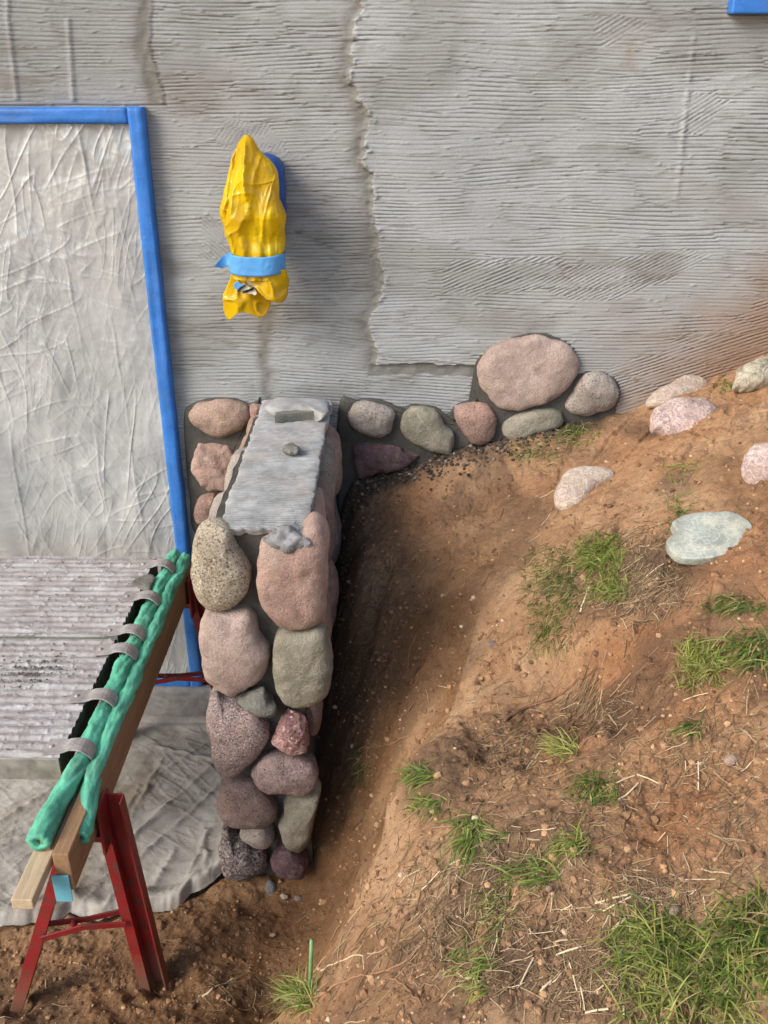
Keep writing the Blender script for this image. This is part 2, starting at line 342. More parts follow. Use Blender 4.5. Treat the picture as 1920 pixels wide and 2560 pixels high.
def smooth_open(P, n):
    P = np.asarray(P, float); P2 = np.vstack([2 * P[0] - P[1], P, 2 * P[-1] - P[-2]]); out = []
    for i in range(1, len(P2) - 2):
        p0, p1, p2, p3 = P2[i - 1:i + 3]
        for t in np.linspace(0, 1, 10, endpoint=False):
            out.append(0.5 * ((2 * p1) + (-p0 + p2) * t + (2 * p0 - 5 * p1 + 4 * p2 - p3) * t * t + (-p0 + 3 * p1 - 3 * p2 + p3) * t ** 3))
    out.append(P[-1]); out = np.array(out); d = np.r_[0, np.cumsum(np.linalg.norm(np.diff(out, axis=0), axis=1))]
    s = np.linspace(0, d[-1], n); return np.stack([np.interp(s, d, out[:, k]) for k in range(out.shape[1])], 1)

def blob(name, outline3, n, tf, tb, mat, p=2.4, rough=0.0055, seed=0, parent=None, nr=16, nc=84, facet=0.10, nfreq=18, tilt=None, dish=0.0):
    """a stone: closed outline (3-D points on one plane with normal n) swollen tf towards n and tb away from it"""
    O = smooth_closed(outline3, nc); O = O.mean(0) + (O - O.mean(0)) * 1.025; n = np.array(n, float); n /= np.linalg.norm(n); c = O.mean(0)
    th = np.linspace(0, math.pi / 2, nr)
    rows = []
    for side, T in ((1, tf), (-1, tb)):
        seq = th[:-1] if side == 1 else th[::-1]
        for a in seq:
            r = math.sin(a) ** (2 / p) if a > 0 else 0.0
            h = T * (math.cos(a) ** (2 / p) if a < math.pi / 2 - 1e-6 else 0.0)
            if a == 0: continue
            rows.append(c + (O - c) * r + n * (h * side))
    V = np.vstack([[c + n * tf]] + rows + [[c - n * tb]])
    size = np.linalg.norm(O - c, axis=1).mean()
    rel = V - c
    q = rel * nfreq
    disp = fbm(q[:, 0], q[:, 1], q[:, 2], seed, 4) * rough + fbm(q[:, 0] * .3, q[:, 1] * .3, q[:, 2] * .3, seed + 9, 2) * rough * 1.6
    if facet:
        k = np.random.RandomState(seed); cut = np.zeros(len(V))
        for i in range(16):
            dvec = k.normal(size=3); dvec /= np.linalg.norm(dvec); s = rel @ dvec; lim = np.quantile(s, 1 - 0.04 - 0.1 * k.rand())
            over = np.clip(s - lim, 0, None) * facet; rel = rel - over[:, None] * dvec
        V = c + rel
    V = V + (rel / (np.linalg.norm(rel, axis=1)[:, None] + 1e-9)) * disp[:, None]
    nrow = len(rows); faces = [(0, 1 + (i + 1) % nc, 1 + i) for i in range(nc)]
    for r in range(nrow - 1):
        for i in range(nc):
            a, b = 1 + r * nc + i, 1 + r * nc + (i + 1) % nc; faces.append((a, b, b + nc, a + nc))
    last = 1 + nrow * nc
    faces += [(last, last - nc + i, last - nc + (i + 1) % nc) for i in range(nc)]
    o = mesh(name, V, faces, mat, parent, origin=None if parent else c)
    me = o.data; import bmesh
    bm = bmesh.new(); bm.from_mesh(me); bmesh.ops.recalc_face_normals(bm, faces=bm.faces); bm.to_mesh(me); bm.free()
    return o
def tube(P, R, k=8, cap=True, wob=0.0, seed=0):
    P = np.asarray(P, float); n = len(P); R = np.broadcast_to(np.asarray(R, float), (n,)); V = []; up = np.array([0.13, 0.21, 0.97])
    for i in range(n):
        t = P[min(i + 1, n - 1)] - P[max(i - 1, 0)]; t /= np.linalg.norm(t) + 1e-12
        a = np.cross(t, up); a /= np.linalg.norm(a) + 1e-12; b = np.cross(a, t)
        for j in range(k):
            w = 2 * math.pi * j / k; V.append(P[i] + (a * math.cos(w) + b * math.sin(w)) * R[i])
    f = gridfaces(n, k, wrap=True).tolist()
    if cap: f += [list(range(k))[::-1], [(n - 1) * k + j for j in range(k)]]
    return np.array(V), f
class Acc:
    def __init__(s): s.V = []; s.F = []; s.T = []; s.n = 0
    def add(s, V, F_, tone=0.5):
        s.V.append(V); s.F += [[i + s.n for i in f] for f in F_]; s.T.append(np.full(len(V), tone) if np.isscalar(tone) else tone); s.n += len(V)
    def build(s, name, mat, parent=None, smooth=False, **k):
        return mesh(name, np.vstack(s.V), s.F, mat, parent, smooth=smooth, attrs={'tone': np.concatenate(s.T)}, **k)
def boxv(x0, x1, y0, y1, z0, z1, bev=0.0):
    V = np.array([(x, y, z) for z in (z0, z1) for y in (y0, y1) for x in (x0, x1)], float)
    F_ = [(0, 2, 3, 1), (4, 5, 7, 6), (0, 1, 5, 4), (2, 6, 7, 3), (0, 4, 6, 2), (1, 3, 7, 5)]
    return V, F_
def bevel(o, w=0.003, seg=2):
    m = o.modifiers.new('bevel', 'BEVEL'); m.width = w; m.segments = seg; m.limit_method = 'ANGLE'; return o
def orient_box(p0, p1, w, h, up=(0, 0, 1), side=None):
    """bar from p0 to p1, w across, h along up"""
    p0, p1 = np.array(p0, float), np.array(p1, float); t = p1 - p0; t /= np.linalg.norm(t)
    a = np.array(side, float) if side is not None else np.cross(t, up); a = a - t * (a @ t); a /= np.linalg.norm(a); b = np.cross(a, t)
    V = [p + a * sx * w / 2 + b * sy * h / 2 for p in (p0, p1) for sy in (-1, 1) for sx in (-1, 1)]
    return np.array(V), [(0, 1, 3, 2), (4, 6, 7, 5), (0, 4, 5, 1), (2, 3, 7, 6), (0, 2, 6, 4), (1, 5, 7, 3)]

# ---------------------------------------------------------------- ground (one sheet)
def dz_(x, y, z): p = on_z(x * S, y * S, z); return (p[0], p[1], z)
def dy_(x, y): p = on_y(x * S, y * S, 0.0); return (p[0], 0.0, p[2])
ctrl = [dy_(750, 1062), dy_(870, 1010), dy_(1000, 968), dy_(1110, 940), dy_(1220, 916), dy_(1340, 884), dy_(1500, 830), dy_(1659, 765)]
ctrl += [(-0.2, 0.0, 0.86), (2.3, 0, 1.78), (3.5, 0, 2.0), (-0.6, 0, -0.03), (-1.4, 0, -0.03), (-2.6, 0, -0.03), (-0.45, 0, 0.0)]
ctrl += [dz_(*q) for q in [
    # hillside, right
    (1659, 1000, 1.42), (1600, 1230, 1.32), (1450, 1000, 1.33), (1480, 1300, 1.24), (1659, 1500, 1.22), (1659, 1850, 1.14), (1500, 1700, 1.12), (1400, 2000, 1.06),
    (1250, 1000, 1.19), (1230, 1150, 1.13), (1290, 1230, 1.14), (1280, 1370, 1.10), (1450, 1500, 1.14), (1330, 1500, 1.04), (1659, 2212, 1.08), (1300, 2212, 1.0), (1000, 2212, 0.93),
    # bowl in the middle
    (1050, 1100, 1.02), (1000, 1200, 0.94), (1080, 1300, 0.94), (1200, 1420, 0.98), (1210, 1520, 0.92), (1100, 1500, 0.86), (1000, 1400, 0.82), (1100, 1620, 0.88), (1250, 1650, 1.0),
    (980, 1560, 0.84), (900, 1300, 0.82), (900, 1450, 0.70), (880, 1150, 0.94),
    # near lip
    (905, 1610, 0.86), (850, 1700, 0.80), (800, 1880, 0.71), (720, 2050, 0.60), (600, 2190, 0.44),
    (1000, 1700, 0.92), (950, 1850, 0.89), (1150, 1800, 0.99), (900, 2000, 0.85), (1150, 2050, 1.0), (800, 2150, 0.76),
    # far wall of the trench and its floor
    (860, 1560, 0.58), (820, 1660, 0.42), (780, 1780, 0.24), (755, 1880, 0.10), (690, 2010, 0.0), (600, 2080, -0.02), (500, 2150, 0.02),
    (800, 1400, 0.66), (770, 1550, 0.46), (735, 1600, 0.34), (725, 1720, 0.22), (705, 1850, 0.09), (640, 1930, -0.02), (560, 1930, 0.0),
    (800, 1150, 0.88), (770, 1120, 0.88), (760, 1250, 0.78), (745, 1400, 0.58),
    # left front
    (500, 1900, 0.0), (400, 2000, 0.02), (300, 2000, 0.0), (120, 2030, 0.0), (0, 2020, 0.0), (30, 2180, 0.0), (340, 2110, 0.0), (200, 2212, 0.04), (450, 2212, 0.06), (0, 2212, 0.04)]]
ctrl += [(-0.25, -1.55, 0.06), (-0.42, -1.55, 0.0), (-0.36, -2.2, 0.42), (-0.1, -2.3, 0.78), (-0.8, -2.2, 0.06), (-1.5, -2.4, 0.03), (0.4, -2.8, 0.9), (0.0, -3.2, 0.82), (-0.6, -3.2, 0.3), (-2.5, -3, 0.0),
         (1.2, -3.2, 1.15), (2.6, -3.2, 1.3), (2.6, -1.5, 1.55), (-2.5, -1.2, 0), (-0.4, -0.6, 0.1), (-0.36, -0.3, 0.3), (-0.85, -0.6, -0.03), (-1.5, -0.6, -0.03), (-0.62, -0.9, -0.03), (-0.62, -0.4, -0.03), (-0.6, -0.1, -0.03)]
ctrl = np.array(ctrl)
def kern(r): return np.sqrt(r * r + 0.03 ** 2)
_A = kern(np.linalg.norm(ctrl[:, None, :2] - ctrl[None, :, :2], axis=2)) + np.eye(len(ctrl)) * -0.004
_P = np.c_[np.ones(len(ctrl)), ctrl[:, :2]]
_M = np.block([[_A, _P], [_P.T, np.zeros((3, 3))]]); _W = np.linalg.solve(_M, np.r_[ctrl[:, 2], 0, 0, 0])
def spread(a, b, step, far, k=9, growth=1.9):
    base = np.arange(a, b + 1e-9, step); lo = [a]; hi = [base[-1]]; s = max(step * 4, .03)
    while lo[-1] > -far: lo.append(lo[-1] - s); s *= growth
    s = max(step * 4, .03)
    while hi[-1] < far: hi.append(hi[-1] + s); s *= growth
    return np.r_[lo[:0:-1], base, hi[1:]]
gx = spread(-1.6, 1.75, 0.0062, 60); gy = spread(-2.5, -0.002, 0.0062, 60); gy = gy[gy <= 0.3]
GX, GY = np.meshgrid(gx, gy)
def base_h(X, Y):
    Xc, Yc = np.clip(X, -2.5, 3.2), np.clip(Y, -3.3, 0.0)
    sh = X.shape; Q = np.stack([Xc.ravel(), Yc.ravel()], 1); out = np.zeros(len(Q))
    for i in range(0, len(Q), 20000):
        q = Q[i:i + 20000]; out[i:i + 20000] = kern(np.linalg.norm(q[:, None] - ctrl[None, :, :2], axis=2)) @ _W[:-3] + _W[-3] + q @ _W[-2:]
    return out.reshape(sh)
CLOTH_D = [(-60, 1998), (0, 1998), (64, 1991), (117, 1989), (152, 1963), (181, 1975), (210, 1981), (242, 1972), (283, 1963), (335, 1963), (385, 1954), (408, 1928), (437, 1914), (484, 1880), (500, 1872)]
cl_edge = np.array([on_z(x * S, y * S, 0.0)[:2] for x, y in CLOTH_D])
def cloth_y(x): return np.interp(x, np.r_[-3.2, cl_edge[:, 0]], np.r_[cl_edge[0, 1] + 0.05, cl_edge[:, 1]])
H = base_h(GX, GY)
vis = np.exp(-np.clip(np.maximum(np.abs(GX) - 2, -GY - 3), 0, 9))
left = sstep(-0.25, -0.6, GX) * sstep(0.25, 0.1, H)               # trampled flat soil
H = H + fbm(GX * 3.1, GY * 3.1, 0, 3, 3) * 0.022 * vis
big = fbm(GX * 11, GY * 11, 0, 21, 4)
H = H + big * 0.010 * vis + left * (ridge(GX * 6, GY * 6, 0, 31, 4) - 1.1) * 0.012 * sstep(-1.0, -1.3, GY)
cl_m = sstep(0.05, -0.25, fbm(GX * 2.4, GY * 2.4, 0, 77, 2))
H = H + np.clip(fbm(GX * 38, GY * 38, 0, 41, 3), 0.05, 1) * 0.014 * (0.4 + 0.8 * cl_m) * vis
H = H + fbm(GX * 80, GY * 80, 0, 51, 2) * 0.0035 * vis
H = H - np.clip(ridge(GX * 9, GY * 9, 0, 55, 3) - 1.25, 0, 1) * 0.014 * vis + (0.75 - crumple(GX * 24, GY * 24, 3, 3)) * 0.011 * sstep(-.35, .4, fbm(GX * 3, GY * 3, 0, 57, 2)) * vis + (.75 - crumple(GX * 9 + .3 * fbm(GX * 8, GY * 8, 0, 56, 2), GY * 9, 5, 3)) * .012 * sstep(-.2, .3, fbm(GX * 1.7, GY * 1.7, 0, 60, 2)) * vis
# crest of the dug bank: a crisp break with a steep cut face on its far side
lip = np.array([dz_(*q)[:2] for q in [(930, 1540, .88), (898, 1615, .86), (848, 1700, .80), (800, 1870, .71), (725, 2040, .60), (625, 2165, .47), (560, 2240, .40)]])
sd_ = np.full(GX.shape, 9.0); al = np.zeros(GX.shape); lw = .012 * fbm(GX * 9, GY * 9, 0, 58, 3)
for i in range(len(lip) - 1):
    a_, b_ = lip[i], lip[i + 1]; d_ = b_ - a_; tt = np.clip(((GX - a_[0]) * d_[0] + (GY - a_[1]) * d_[1]) / (d_ @ d_), 0, 1)
    ds = np.hypot(GX - a_[0] - tt * d_[0], GY - a_[1] - tt * d_[1]); sg = np.sign((GX - a_[0]) * d_[1] - (GY - a_[1]) * d_[0])
    m_ = ds < np.abs(sd_); sd_ = np.where(m_, ds * np.where(sg == 0, 1, sg), sd_); al = np.where(m_, i + tt, al)
far = sd_ + lw
fade = sstep(0, .9, al) * sstep(len(lip) - 1.0, len(lip) - 1.8, al)
H = H - 0.11 * fade * np.where(far > 0, (1 - np.exp(-np.clip(far, 0, 1) / .012)) * np.exp(-(np.clip(far, 0, 1) / .14) ** 2), 0)
# erosion runnels running down the right bank
run = ridge((GX * 0.55 + GY * 0.85) * 1.3 + fbm(GX * 2, GY * 2, 0, 5, 2) * 0.3, (GX * 0.85 - GY * 0.55) * 5.5, 0, 61, 2)
H = H - np.clip(run - 1.15, 0, 1) * 0.05 * sstep(0.2, 0.6, GX) * vis
H = H + fade * sstep(0, .03, far) * sstep(.8, .5, far) * sstep(.05, .2, H) * ((.75 - crumple(GX * 13 + .4 * perlin(GX * 9, GY * 9), GY * 13 + H * 9, 7, 3)) * .022 - np.clip(ridge(GX * 12, GY * 12 + H * 8, 0, 66, 3) - 1.2, 0, 1) * .02)
def scarp(pts, drop, w, seed):
    global H
    C_ = np.array([dz_(*q)[:2] for q in pts]); sdd = np.full(GX.shape, 9.0); al_ = np.zeros(GX.shape); lw_ = .02 * fbm(GX * 8, GY * 8, 0, seed, 4)
    for i in range(len(C_) - 1):
        a_, b_ = C_[i], C_[i + 1]; d_ = b_ - a_; tt = np.clip(((GX - a_[0]) * d_[0] + (GY - a_[1]) * d_[1]) / (d_ @ d_), 0, 1)
        ds = np.hypot(GX - a_[0] - tt * d_[0], GY - a_[1] - tt * d_[1]); sg = np.where((GX - a_[0]) * d_[1] - (GY - a_[1]) * d_[0] >= 0, 1, -1)
        m_ = ds < np.abs(sdd); sdd = np.where(m_, ds * sg, sdd); al_ = np.where(m_, i + tt, al_)
    f_ = np.clip(sdd + lw_, 0, 1); fd = sstep(0, .7, al_) * sstep(len(C_) - 1.0, len(C_) - 1.7, al_)
    H = H - drop * fd * (1 - np.exp(-f_ / .010)) * np.exp(-(f_ / w) ** 2)
scarp([(1130, 1350, 1.02), (1200, 1385, 1.03), (1285, 1425, 1.06), (1318, 1490, 1.06), (1290, 1570, 1.03), (1230, 1610, 1.0)], .060, .11, 201)
scarp([(1040, 1500, .88), (1075, 1580, .9), (1060, 1640, .89), (1000, 1690, .9)], .035, .08, 202)
scarp([(1160, 1930, .99), (1080, 1990, .97), (985, 2080, .93), (950, 2200, .9), (940, 2280, .9)], .035, .10, 203)
scarp([(1560, 1300, 1.28), (1480, 1370, 1.22), (1420, 1450, 1.15), (1380, 1560, 1.1)], .025, .09, 204)
scarp([(960, 1330, .88), (905, 1400, .78), (872, 1480, .68), (850, 1560, .58), (815, 1650, .44), (790, 1740, .32)], .05, .07, 206)
scarp([(900, 1150, .95), (850, 1210, .9), (820, 1290, .84), (800, 1370, .74), (790, 1450, .62)], .045, .07, 207)
scarp([(760, 1700, .30), (740, 1800, .18), (725, 1890, .08), (690, 1960, .02)], .03, .06, 208)
scarp([(1640, 1640, 1.19), (1560, 1690, 1.16), (1450, 1760, 1.1), (1380, 1850, 1.07)], .022, .08, 205)
# keep the soil under the cloth and the paving
for (px_, py_, r_, zg_, dd_) in [(1072, 1418, .035, .9, .06), (1105, 1640, .07, .9, .025), (1150, 1670, .05, .92, .02), (1290, 1500, .06, 1.0, .03), (905, 1250, .03, .84, .02), (560, 1945, .06, 0, .03), (1340, 2060, .03, 1.0, .02), (355, 2120, .05, 0, .03), (40, 2180, .04, 0, .03)]:
    p_ = on_z(px_ * S, py_ * S, zg_); q_ = np.hypot(GX - p_[0], GY - p_[1]) + .02 * fbm(GX * 20, GY * 20, 0, 59, 2); H = H - dd_ * np.exp(-(q_ / r_) ** 2) + .3 * dd_ * np.exp(-((q_ - r_ * 1.5) / (r_ * .4)) ** 2)
H = H + .02 * np.exp(-(((GX - .39) / .16) ** 2 + ((GY + 1.52) / .10) ** 2)) * (crumple(GX * 22, GY * 22, 3, 2) - .3)
under = sstep(0.03, -0.02, -(GY - cloth_y(GX))) * sstep(-0.53, -0.56, GX)
H = np.where((GX < -0.52), H * (1 - under) + under * -0.045, H)

rust = sstep(0.1, 0.5, fbm(GX * 1.7, GY * 1.7, 0, 91, 3) + 0.25 * sstep(0.6, 1.3, GX))
def gauss_px(px, py, r, zg):   # a patch of soil colour around a spot on the ground
    p = on_z(px * S, py * S, zg); return np.exp(-(((GX - p[0]) ** 2 + (GY - p[1]) ** 2) / r ** 2))
rust = np.clip(rust * 0.6 + gauss_px(1300, 1490, .13, 1.0) + gauss_px(1620, 1330, .18, 1.3) + gauss_px(1500, 1760, .15, 1.1) + gauss_px(1230, 1600, .12, .95), 0, 1) * 0.45
hum_shade = sstep(-0.02, -0.22, GX + GY * 0.0 - 0.02 - 0.12 * fbm(GX * 4, GY * 4, 0, 15, 3)) * sstep(-1.0, -0.6, GY) * sstep(-0.4, -0.3, GX)
hum_shade = hum_shade + sstep(-0.16, -0.02, GY + 0.1 * fbm(GX * 5, GY * 5, 0, 16, 3)) * sstep(1.0, 0.6, GX) * sstep(-0.45, -0.3, GX) * 1.0
hum_shade = hum_shade + 0.75 * gauss_px(1400, 1250, .12, 1.18) + 0.6 * gauss_px(1230, 1560, .09, .95) + 0.5 * sstep(0.15, 0.5, fbm(GX * 3.3, GY * 3.3, 0, 18, 3)) + .5 * gauss_px(560, 1960, .1, 0) + .55 * gauss_px(1120, 1620, .10, .9) + .45 * gauss_px(1010, 1960, .07, .9) + .4 * gauss_px(1060, 2130, .08, .95) + .4 * gauss_px(1450, 1330, .1, 1.15) + .4 * gauss_px(890, 1420, .14, .7) + .4 * gauss_px(1250, 1880, .07, 1.0)  # dark topsoil patches, with the bowl's shade painted in as well
moist_shade = np.clip(sstep(0.30, 0.05, base_h(GX, GY)) * 0.45 + .75 * sstep(0, .02, far) * sstep(.75, .45, far) * sstep(.98, .80, base_h(GX, GY)) * (.8 + .5 * fbm(GX * 5, GY * 5, 0, 19, 3)) + 0.55 * gauss_px(930, 1280, .33, .85), 0, 0.85)  # moist low soil; shade behind the lip and in the upper bowl painted in
def ground_z(x, y):
    i = np.clip(np.searchsorted(gx, x) - 1, 0, len(gx) - 2); j = np.clip(np.searchsorted(gy, y) - 1, 0, len(gy) - 2)
    tx = (x - gx[i]) / (gx[i + 1] - gx[i]); ty = np.clip((y - gy[j]) / (gy[j + 1] - gy[j]), 0, 1)
    return (H[j, i] * (1 - tx) + H[j, i + 1] * tx) * (1 - ty) + (H[j + 1, i] * (1 - tx) + H[j + 1, i + 1] * tx) * ty
def ground_px(px, py):
    d = ray(px, py); t = np.linspace(0.8, 5.5, 1200); P = CAM + d[None] * t[:, None]
    P = P[P[:, 1] < -0.003]; g = ground_z(P[:, 0], P[:, 1]); k = np.argmax(P[:, 2] < g)
    if not (P[:, 2] < g).any(): k = len(P) - 1
    return np.array([P[k, 0], P[k, 1], g[k]])
gv = np.stack([GX.ravel(), GY.ravel(), H.ravel()], 1)
g_ = mesh('ground', gv, gridfaces(len(gy), len(gx)), 'sandy_soil', origin=(0, 0, 0), attrs={'rust': rust.ravel(), 'humus_shade': np.clip(hum_shade, 0, 0.95).ravel(), 'moist_shade': moist_shade.ravel()})
tag(g_, 'sandy orange-brown soil bank with a dug trench beside the stone pier', kind='structure')

# ---------------------------------------------------------------- house wall with combed plaster
wx = spread(-1.45, 1.75, 0.0058, 12, growth=2.2); wz = spread(0.9, 2.66, 0.0025, 6, growth=2.5); wz = wz[(wz > -2.2)]
WX, WZ = np.meshgrid(wx, wz)
pp = project(np.stack([WX.ravel(), np.zeros(WX.size), WZ.ravel()], 1)) / S
PX, PY = pp[:, 0].reshape(WX.shape), pp[:, 1].reshape(WX.shape)          # only used to lay out the trowel marks on the wall once
infov = ((WX > -1.5) & (WX < 1.8) & (WZ > 0.85) & (WZ < 2.7)).astype(float)
rs = np.random.RandomState(11)
cells = []
for i in range(26):
    for j in range(10):
        cells.append((-1.5 + (j + rs.rand()) * 0.34, 0.85 + (i + rs.rand()) * 0.075))
cells = np.array(cells); c_ang = rs.normal(0, 0.018, len(cells)); c_lam = rs.uniform(0.0105, 0.0145, len(cells)); c_amp = rs.uniform(0.4, 1.15, len(cells)); c_ph = rs.rand(len(cells))
wxn = WX + 0.10 * fbm(WX * 3, WZ * 7, 0, 71, 2); wzn = WZ + 0.03 * fbm(WX * 5, WZ * 9, 0, 72, 2)
best = np.full(WX.shape, 1e9); sec = np.full(WX.shape, 1e9); idx = np.zeros(WX.shape, int)
for k, (cx, cz) in enumerate(cells):
    d = ((wxn - cx) / 4.5) ** 2 + (wzn - cz) ** 2
    m1 = d < best; sec = np.where(m1, best, np.minimum(sec, d)); idx = np.where(m1, k, idx); best = np.where(m1, d, best)
edge = np.exp(-((np.sqrt(sec) - np.sqrt(best)) / 0.012) ** 2)
ang = c_ang[idx]; lam = c_lam[idx]; amp = c_amp[idx]
def inpoly(P):
    P = np.array(P, float); ins = np.zeros(PX.shape, bool); qx = PX + 30 * fbm(WX * 9, WZ * 14, 0, 81, 3); qy = PY + 16 * fbm(WX * 12, WZ * 12, 0, 82, 2); j = len(P) - 1
    for i in range(len(P)):
        (xi, yi), (xj, yj) = P[i], P[j]
        if yi != yj: ins ^= ((yi > qy) != (yj > qy)) & (qx < (xj - xi) * (qy - yi) / (yj - yi) + xi)
        j = i
    return ins
warp = 0.010 * fbm(WX * 1.6, WZ * 2.4, 0, 73, 2) + 0.0020 * fbm(WX * 5, WZ * 14, 0, 74, 3)
for poly, a, l, am in [([(960, 560), (1180, 555), (1240, 600), (1100, 640), (960, 640)], 0.42, .012, 1.0), ([(1180, 590), (1480, 540), (1540, 560), (1400, 630), (1200, 650)], 0.48, .011, 1.0),
                       ([(1480, 200), (1560, 205), (1530, 300), (1470, 290)], 0.55, .012, 1.1), ([(1300, 110), (1400, 60), (1390, 40), (1260, 30)], 0.5, .012, .8),
                       ([(1250, 860), (1290, 800), (1420, 760), (1659, 640), (1720, 640), (1720, 780), (1500, 860), (1340, 900)], 0.33, .0125, 1.15),
                       ([(640, 470), (800, 470), (800, 640), (640, 650)], 0.0, .013, 1.2), ([(430, 470), (500, 470), (490, 580), (430, 560)], -0.7, .012, .9),
                       ([(470, 250), (590, 260), (640, 360), (590, 330), (480, 340)], 0.9, .012, .5), ([(790, 790), (1030, 780), (1030, 880), (600, 880), (600, 700), (790, 700)], -0.08, .0125, .9)]:
    m1 = inpoly(poly); ang = np.where(m1, a, ang); lam = np.where(m1, l, lam); amp = np.where(m1, am, amp)
phase = ((WZ + warp) * np.cos(ang) - WX * np.sin(ang)) / lam + c_ph[idx]
ph = phase - np.floor(phase)
groove = -np.exp(-((ph - 0.5) / 0.15) ** 2) + 0.3 * np.exp(-((ph - 0.76) / 0.12) ** 2)
breakup = sstep(-0.3, 0.2, fbm(WX * 9, WZ * 45, 0, 75, 4)) * sstep(-.9, -.15, fbm(WX * 3, WZ * 5, 0, 175, 3))
comb = groove * amp * (0.3 + 0.7 * breakup) * 0.0052
# panels, smooth seams
def seamx(pts, dev, sd):
    a = np.array(pts, float); return np.interp(PY, a[:, 0], a[:, 1]) + dev * fbm(WX * 0 + 3, WZ * 9, 0, sd, 4)
sx1 = seamx([(-40, 762), (0, 765), (200, 770), (300, 785), (400, 800), (480, 812), (560, 822), (640, 805), (790, 800)], 26, 101)
panelR = ((PX > sx1) & (PY < 785 + 8 * fbm(WX * 12, 0 * WZ, 0, 111, 3))) & ~((PX > 1010) & (PY > 2000))
ty = 785 + 10 * fbm(WX * 9, 0 * WZ + 2, 0, 112, 3)
lowstrip = (PX > sx1 - 10) & (PX < 1035) & (PY > ty) & (PY < ty + 26)
sR = np.clip((PX - sx1) / 9, -1, 1); sU = (PX - sx1) / 12
raise_ = np.where(PY < ty, sstep(-1, 0.6, sR), 0) 
raise_ = np.where((PX > 1030) & (PY >= ty), 1.0, raise_)
seam_band = np.exp(-np.clip((sx1 - PX) / 30, -0.2, 9) ** 2 * 1.0) * (PX < sx1 + 3) * (PY < 800)
sx2 = seamx([(-40, 318), (0, 322), (120, 330), (200, 345), (230, 350)], 16, 102)
panelL = (PX < sx2) & (PY < 226)
bandL = np.exp(-((PX - sx2 + 18) / 16) ** 2) * (PY < 226)
sx3 = seamx([(640, 590), (700, 575), (760, 570), (880, 578)], 12, 103)
band3 = np.exp(-((PX - sx3) / 14) ** 2) * (PY > 660)
smoothing = np.clip(seam_band * 0.95 + bandL * .9 + band3 * .9 + lowstrip * .8, 0, 1)
comb = comb * (1 - smoothing) * np.where(panelL, 0.55, 1.0)
lump = np.clip(fbm(WX * 40, WZ * 80, 0, 76, 3) - 0.50, 0, 1) * 0.007 + np.clip(fbm(WX * 26, WZ * 60, 0, 176, 2) - 0.55, 0, 1) * .003 * sstep(0, .4, fbm(WX * 3, WZ * 4, 0, 177, 2))
lump2 = np.clip(fbm(WX * 50, WZ * 50, 0, 79, 2) - 0.05, 0, 1) * 0.016 * np.exp(-sU ** 2) * (PY < 790) + np.clip(fbm(WX * 50, WZ * 50, 0, 179, 2) - 0.2, 0, 1) * 0.012 * np.exp(-((PX - sx2) / 10) ** 2) * (PY < 230)
vr = 0.006 * np.exp(-((PX - np.interp(PY, [60, 420], [1499, 1460])) / 5) ** 2) * sstep(30, 90, PY) * sstep(480, 380, PY) * (0.6 + fbm(WX * 5, WZ * 30, 0, 77, 2))
vr = vr + 0.006 * np.exp(-((PX - np.interp(PY, [40, 220], [18, 40])) / 5) ** 2) * (PY < 215) + 0.006 * np.exp(-((PX - np.interp(PY, [40, 220], [148, 160])) / 5) ** 2) * (PY < 218) * (PY > 40)
relief = comb + raise_ * 0.012 - smoothing * 0.003 + panelL * 0.004 + lump * (1 - 0.5 * smoothing) + lump2 + vr + edge * 0.0008 + fbm(WX * 2.5, WZ * 3.5, 0, 78, 3) * 0.004
relief += 0.004 * fbm(WX * 22, WZ * 22, 0, 83, 3) * smoothing
gl = np.interp(WX, ctrl[np.argsort(ctrl[:8, 0])][:8, 0] if False else np.sort(ctrl[:8, 0]), ctrl[:8, 2][np.argsort(ctrl[:8, 0])])
ab = WZ - gl
stain = sstep(0.50, -0.05, ab + 0.07 * fbm(WX * 5, WZ * 9, 0, 84, 4) - 0.16 * sstep(1.0, 1.5, WX)) * sstep(0.35, 1.25, WX + 0.1 * fbm(WX * 4, WZ * 4, 0, 85, 2)) * 0.9
stain = np.clip(stain + 0.35 * np.exp(-((PX - 1360) / 14) ** 2) * (PY > 90) * (PY < 150) * (ph < 0.6) + 0.10 * sstep(0.2, 0.6, fbm(WX * 1.5, WZ * 2, 0, 86, 3)), 0, 1)
damp_shade = np.clip(.14 * (1 - raise_) + smoothing * 0.85 + panelL * 0.25 + 0.25 * edge * (fbm(WX * 6, WZ * 6, 0, 87, 2) > 0) + 0.4 * sstep(0.05, 0.5, fbm(WX * 2, WZ * 4, 0, 88, 4)) + 0.3 * (ph > 0.36) * (ph < 0.62) * amp * (1 - smoothing), 0, 1) * infov  # darker mortar; last term paints shade into the comb grooves
yw = -(relief * infov)
wv = np.stack([WX.ravel(), yw.ravel(), WZ.ravel()], 1)
HOUSE = thing('house', (0, 0, 0), 'house front with fresh combed grey render, boulders along its foot, masked door and window', 'house')
w_ = mesh('wall', wv, gridfaces(len(wz), len(wx)), 'combed_plaster', HOUSE, attrs={'stain': (stain * infov).ravel(), 'damp_shade': damp_shade.ravel()})
tag(w_, 'fresh horizontally combed grey render with a brown soil stain low at right')
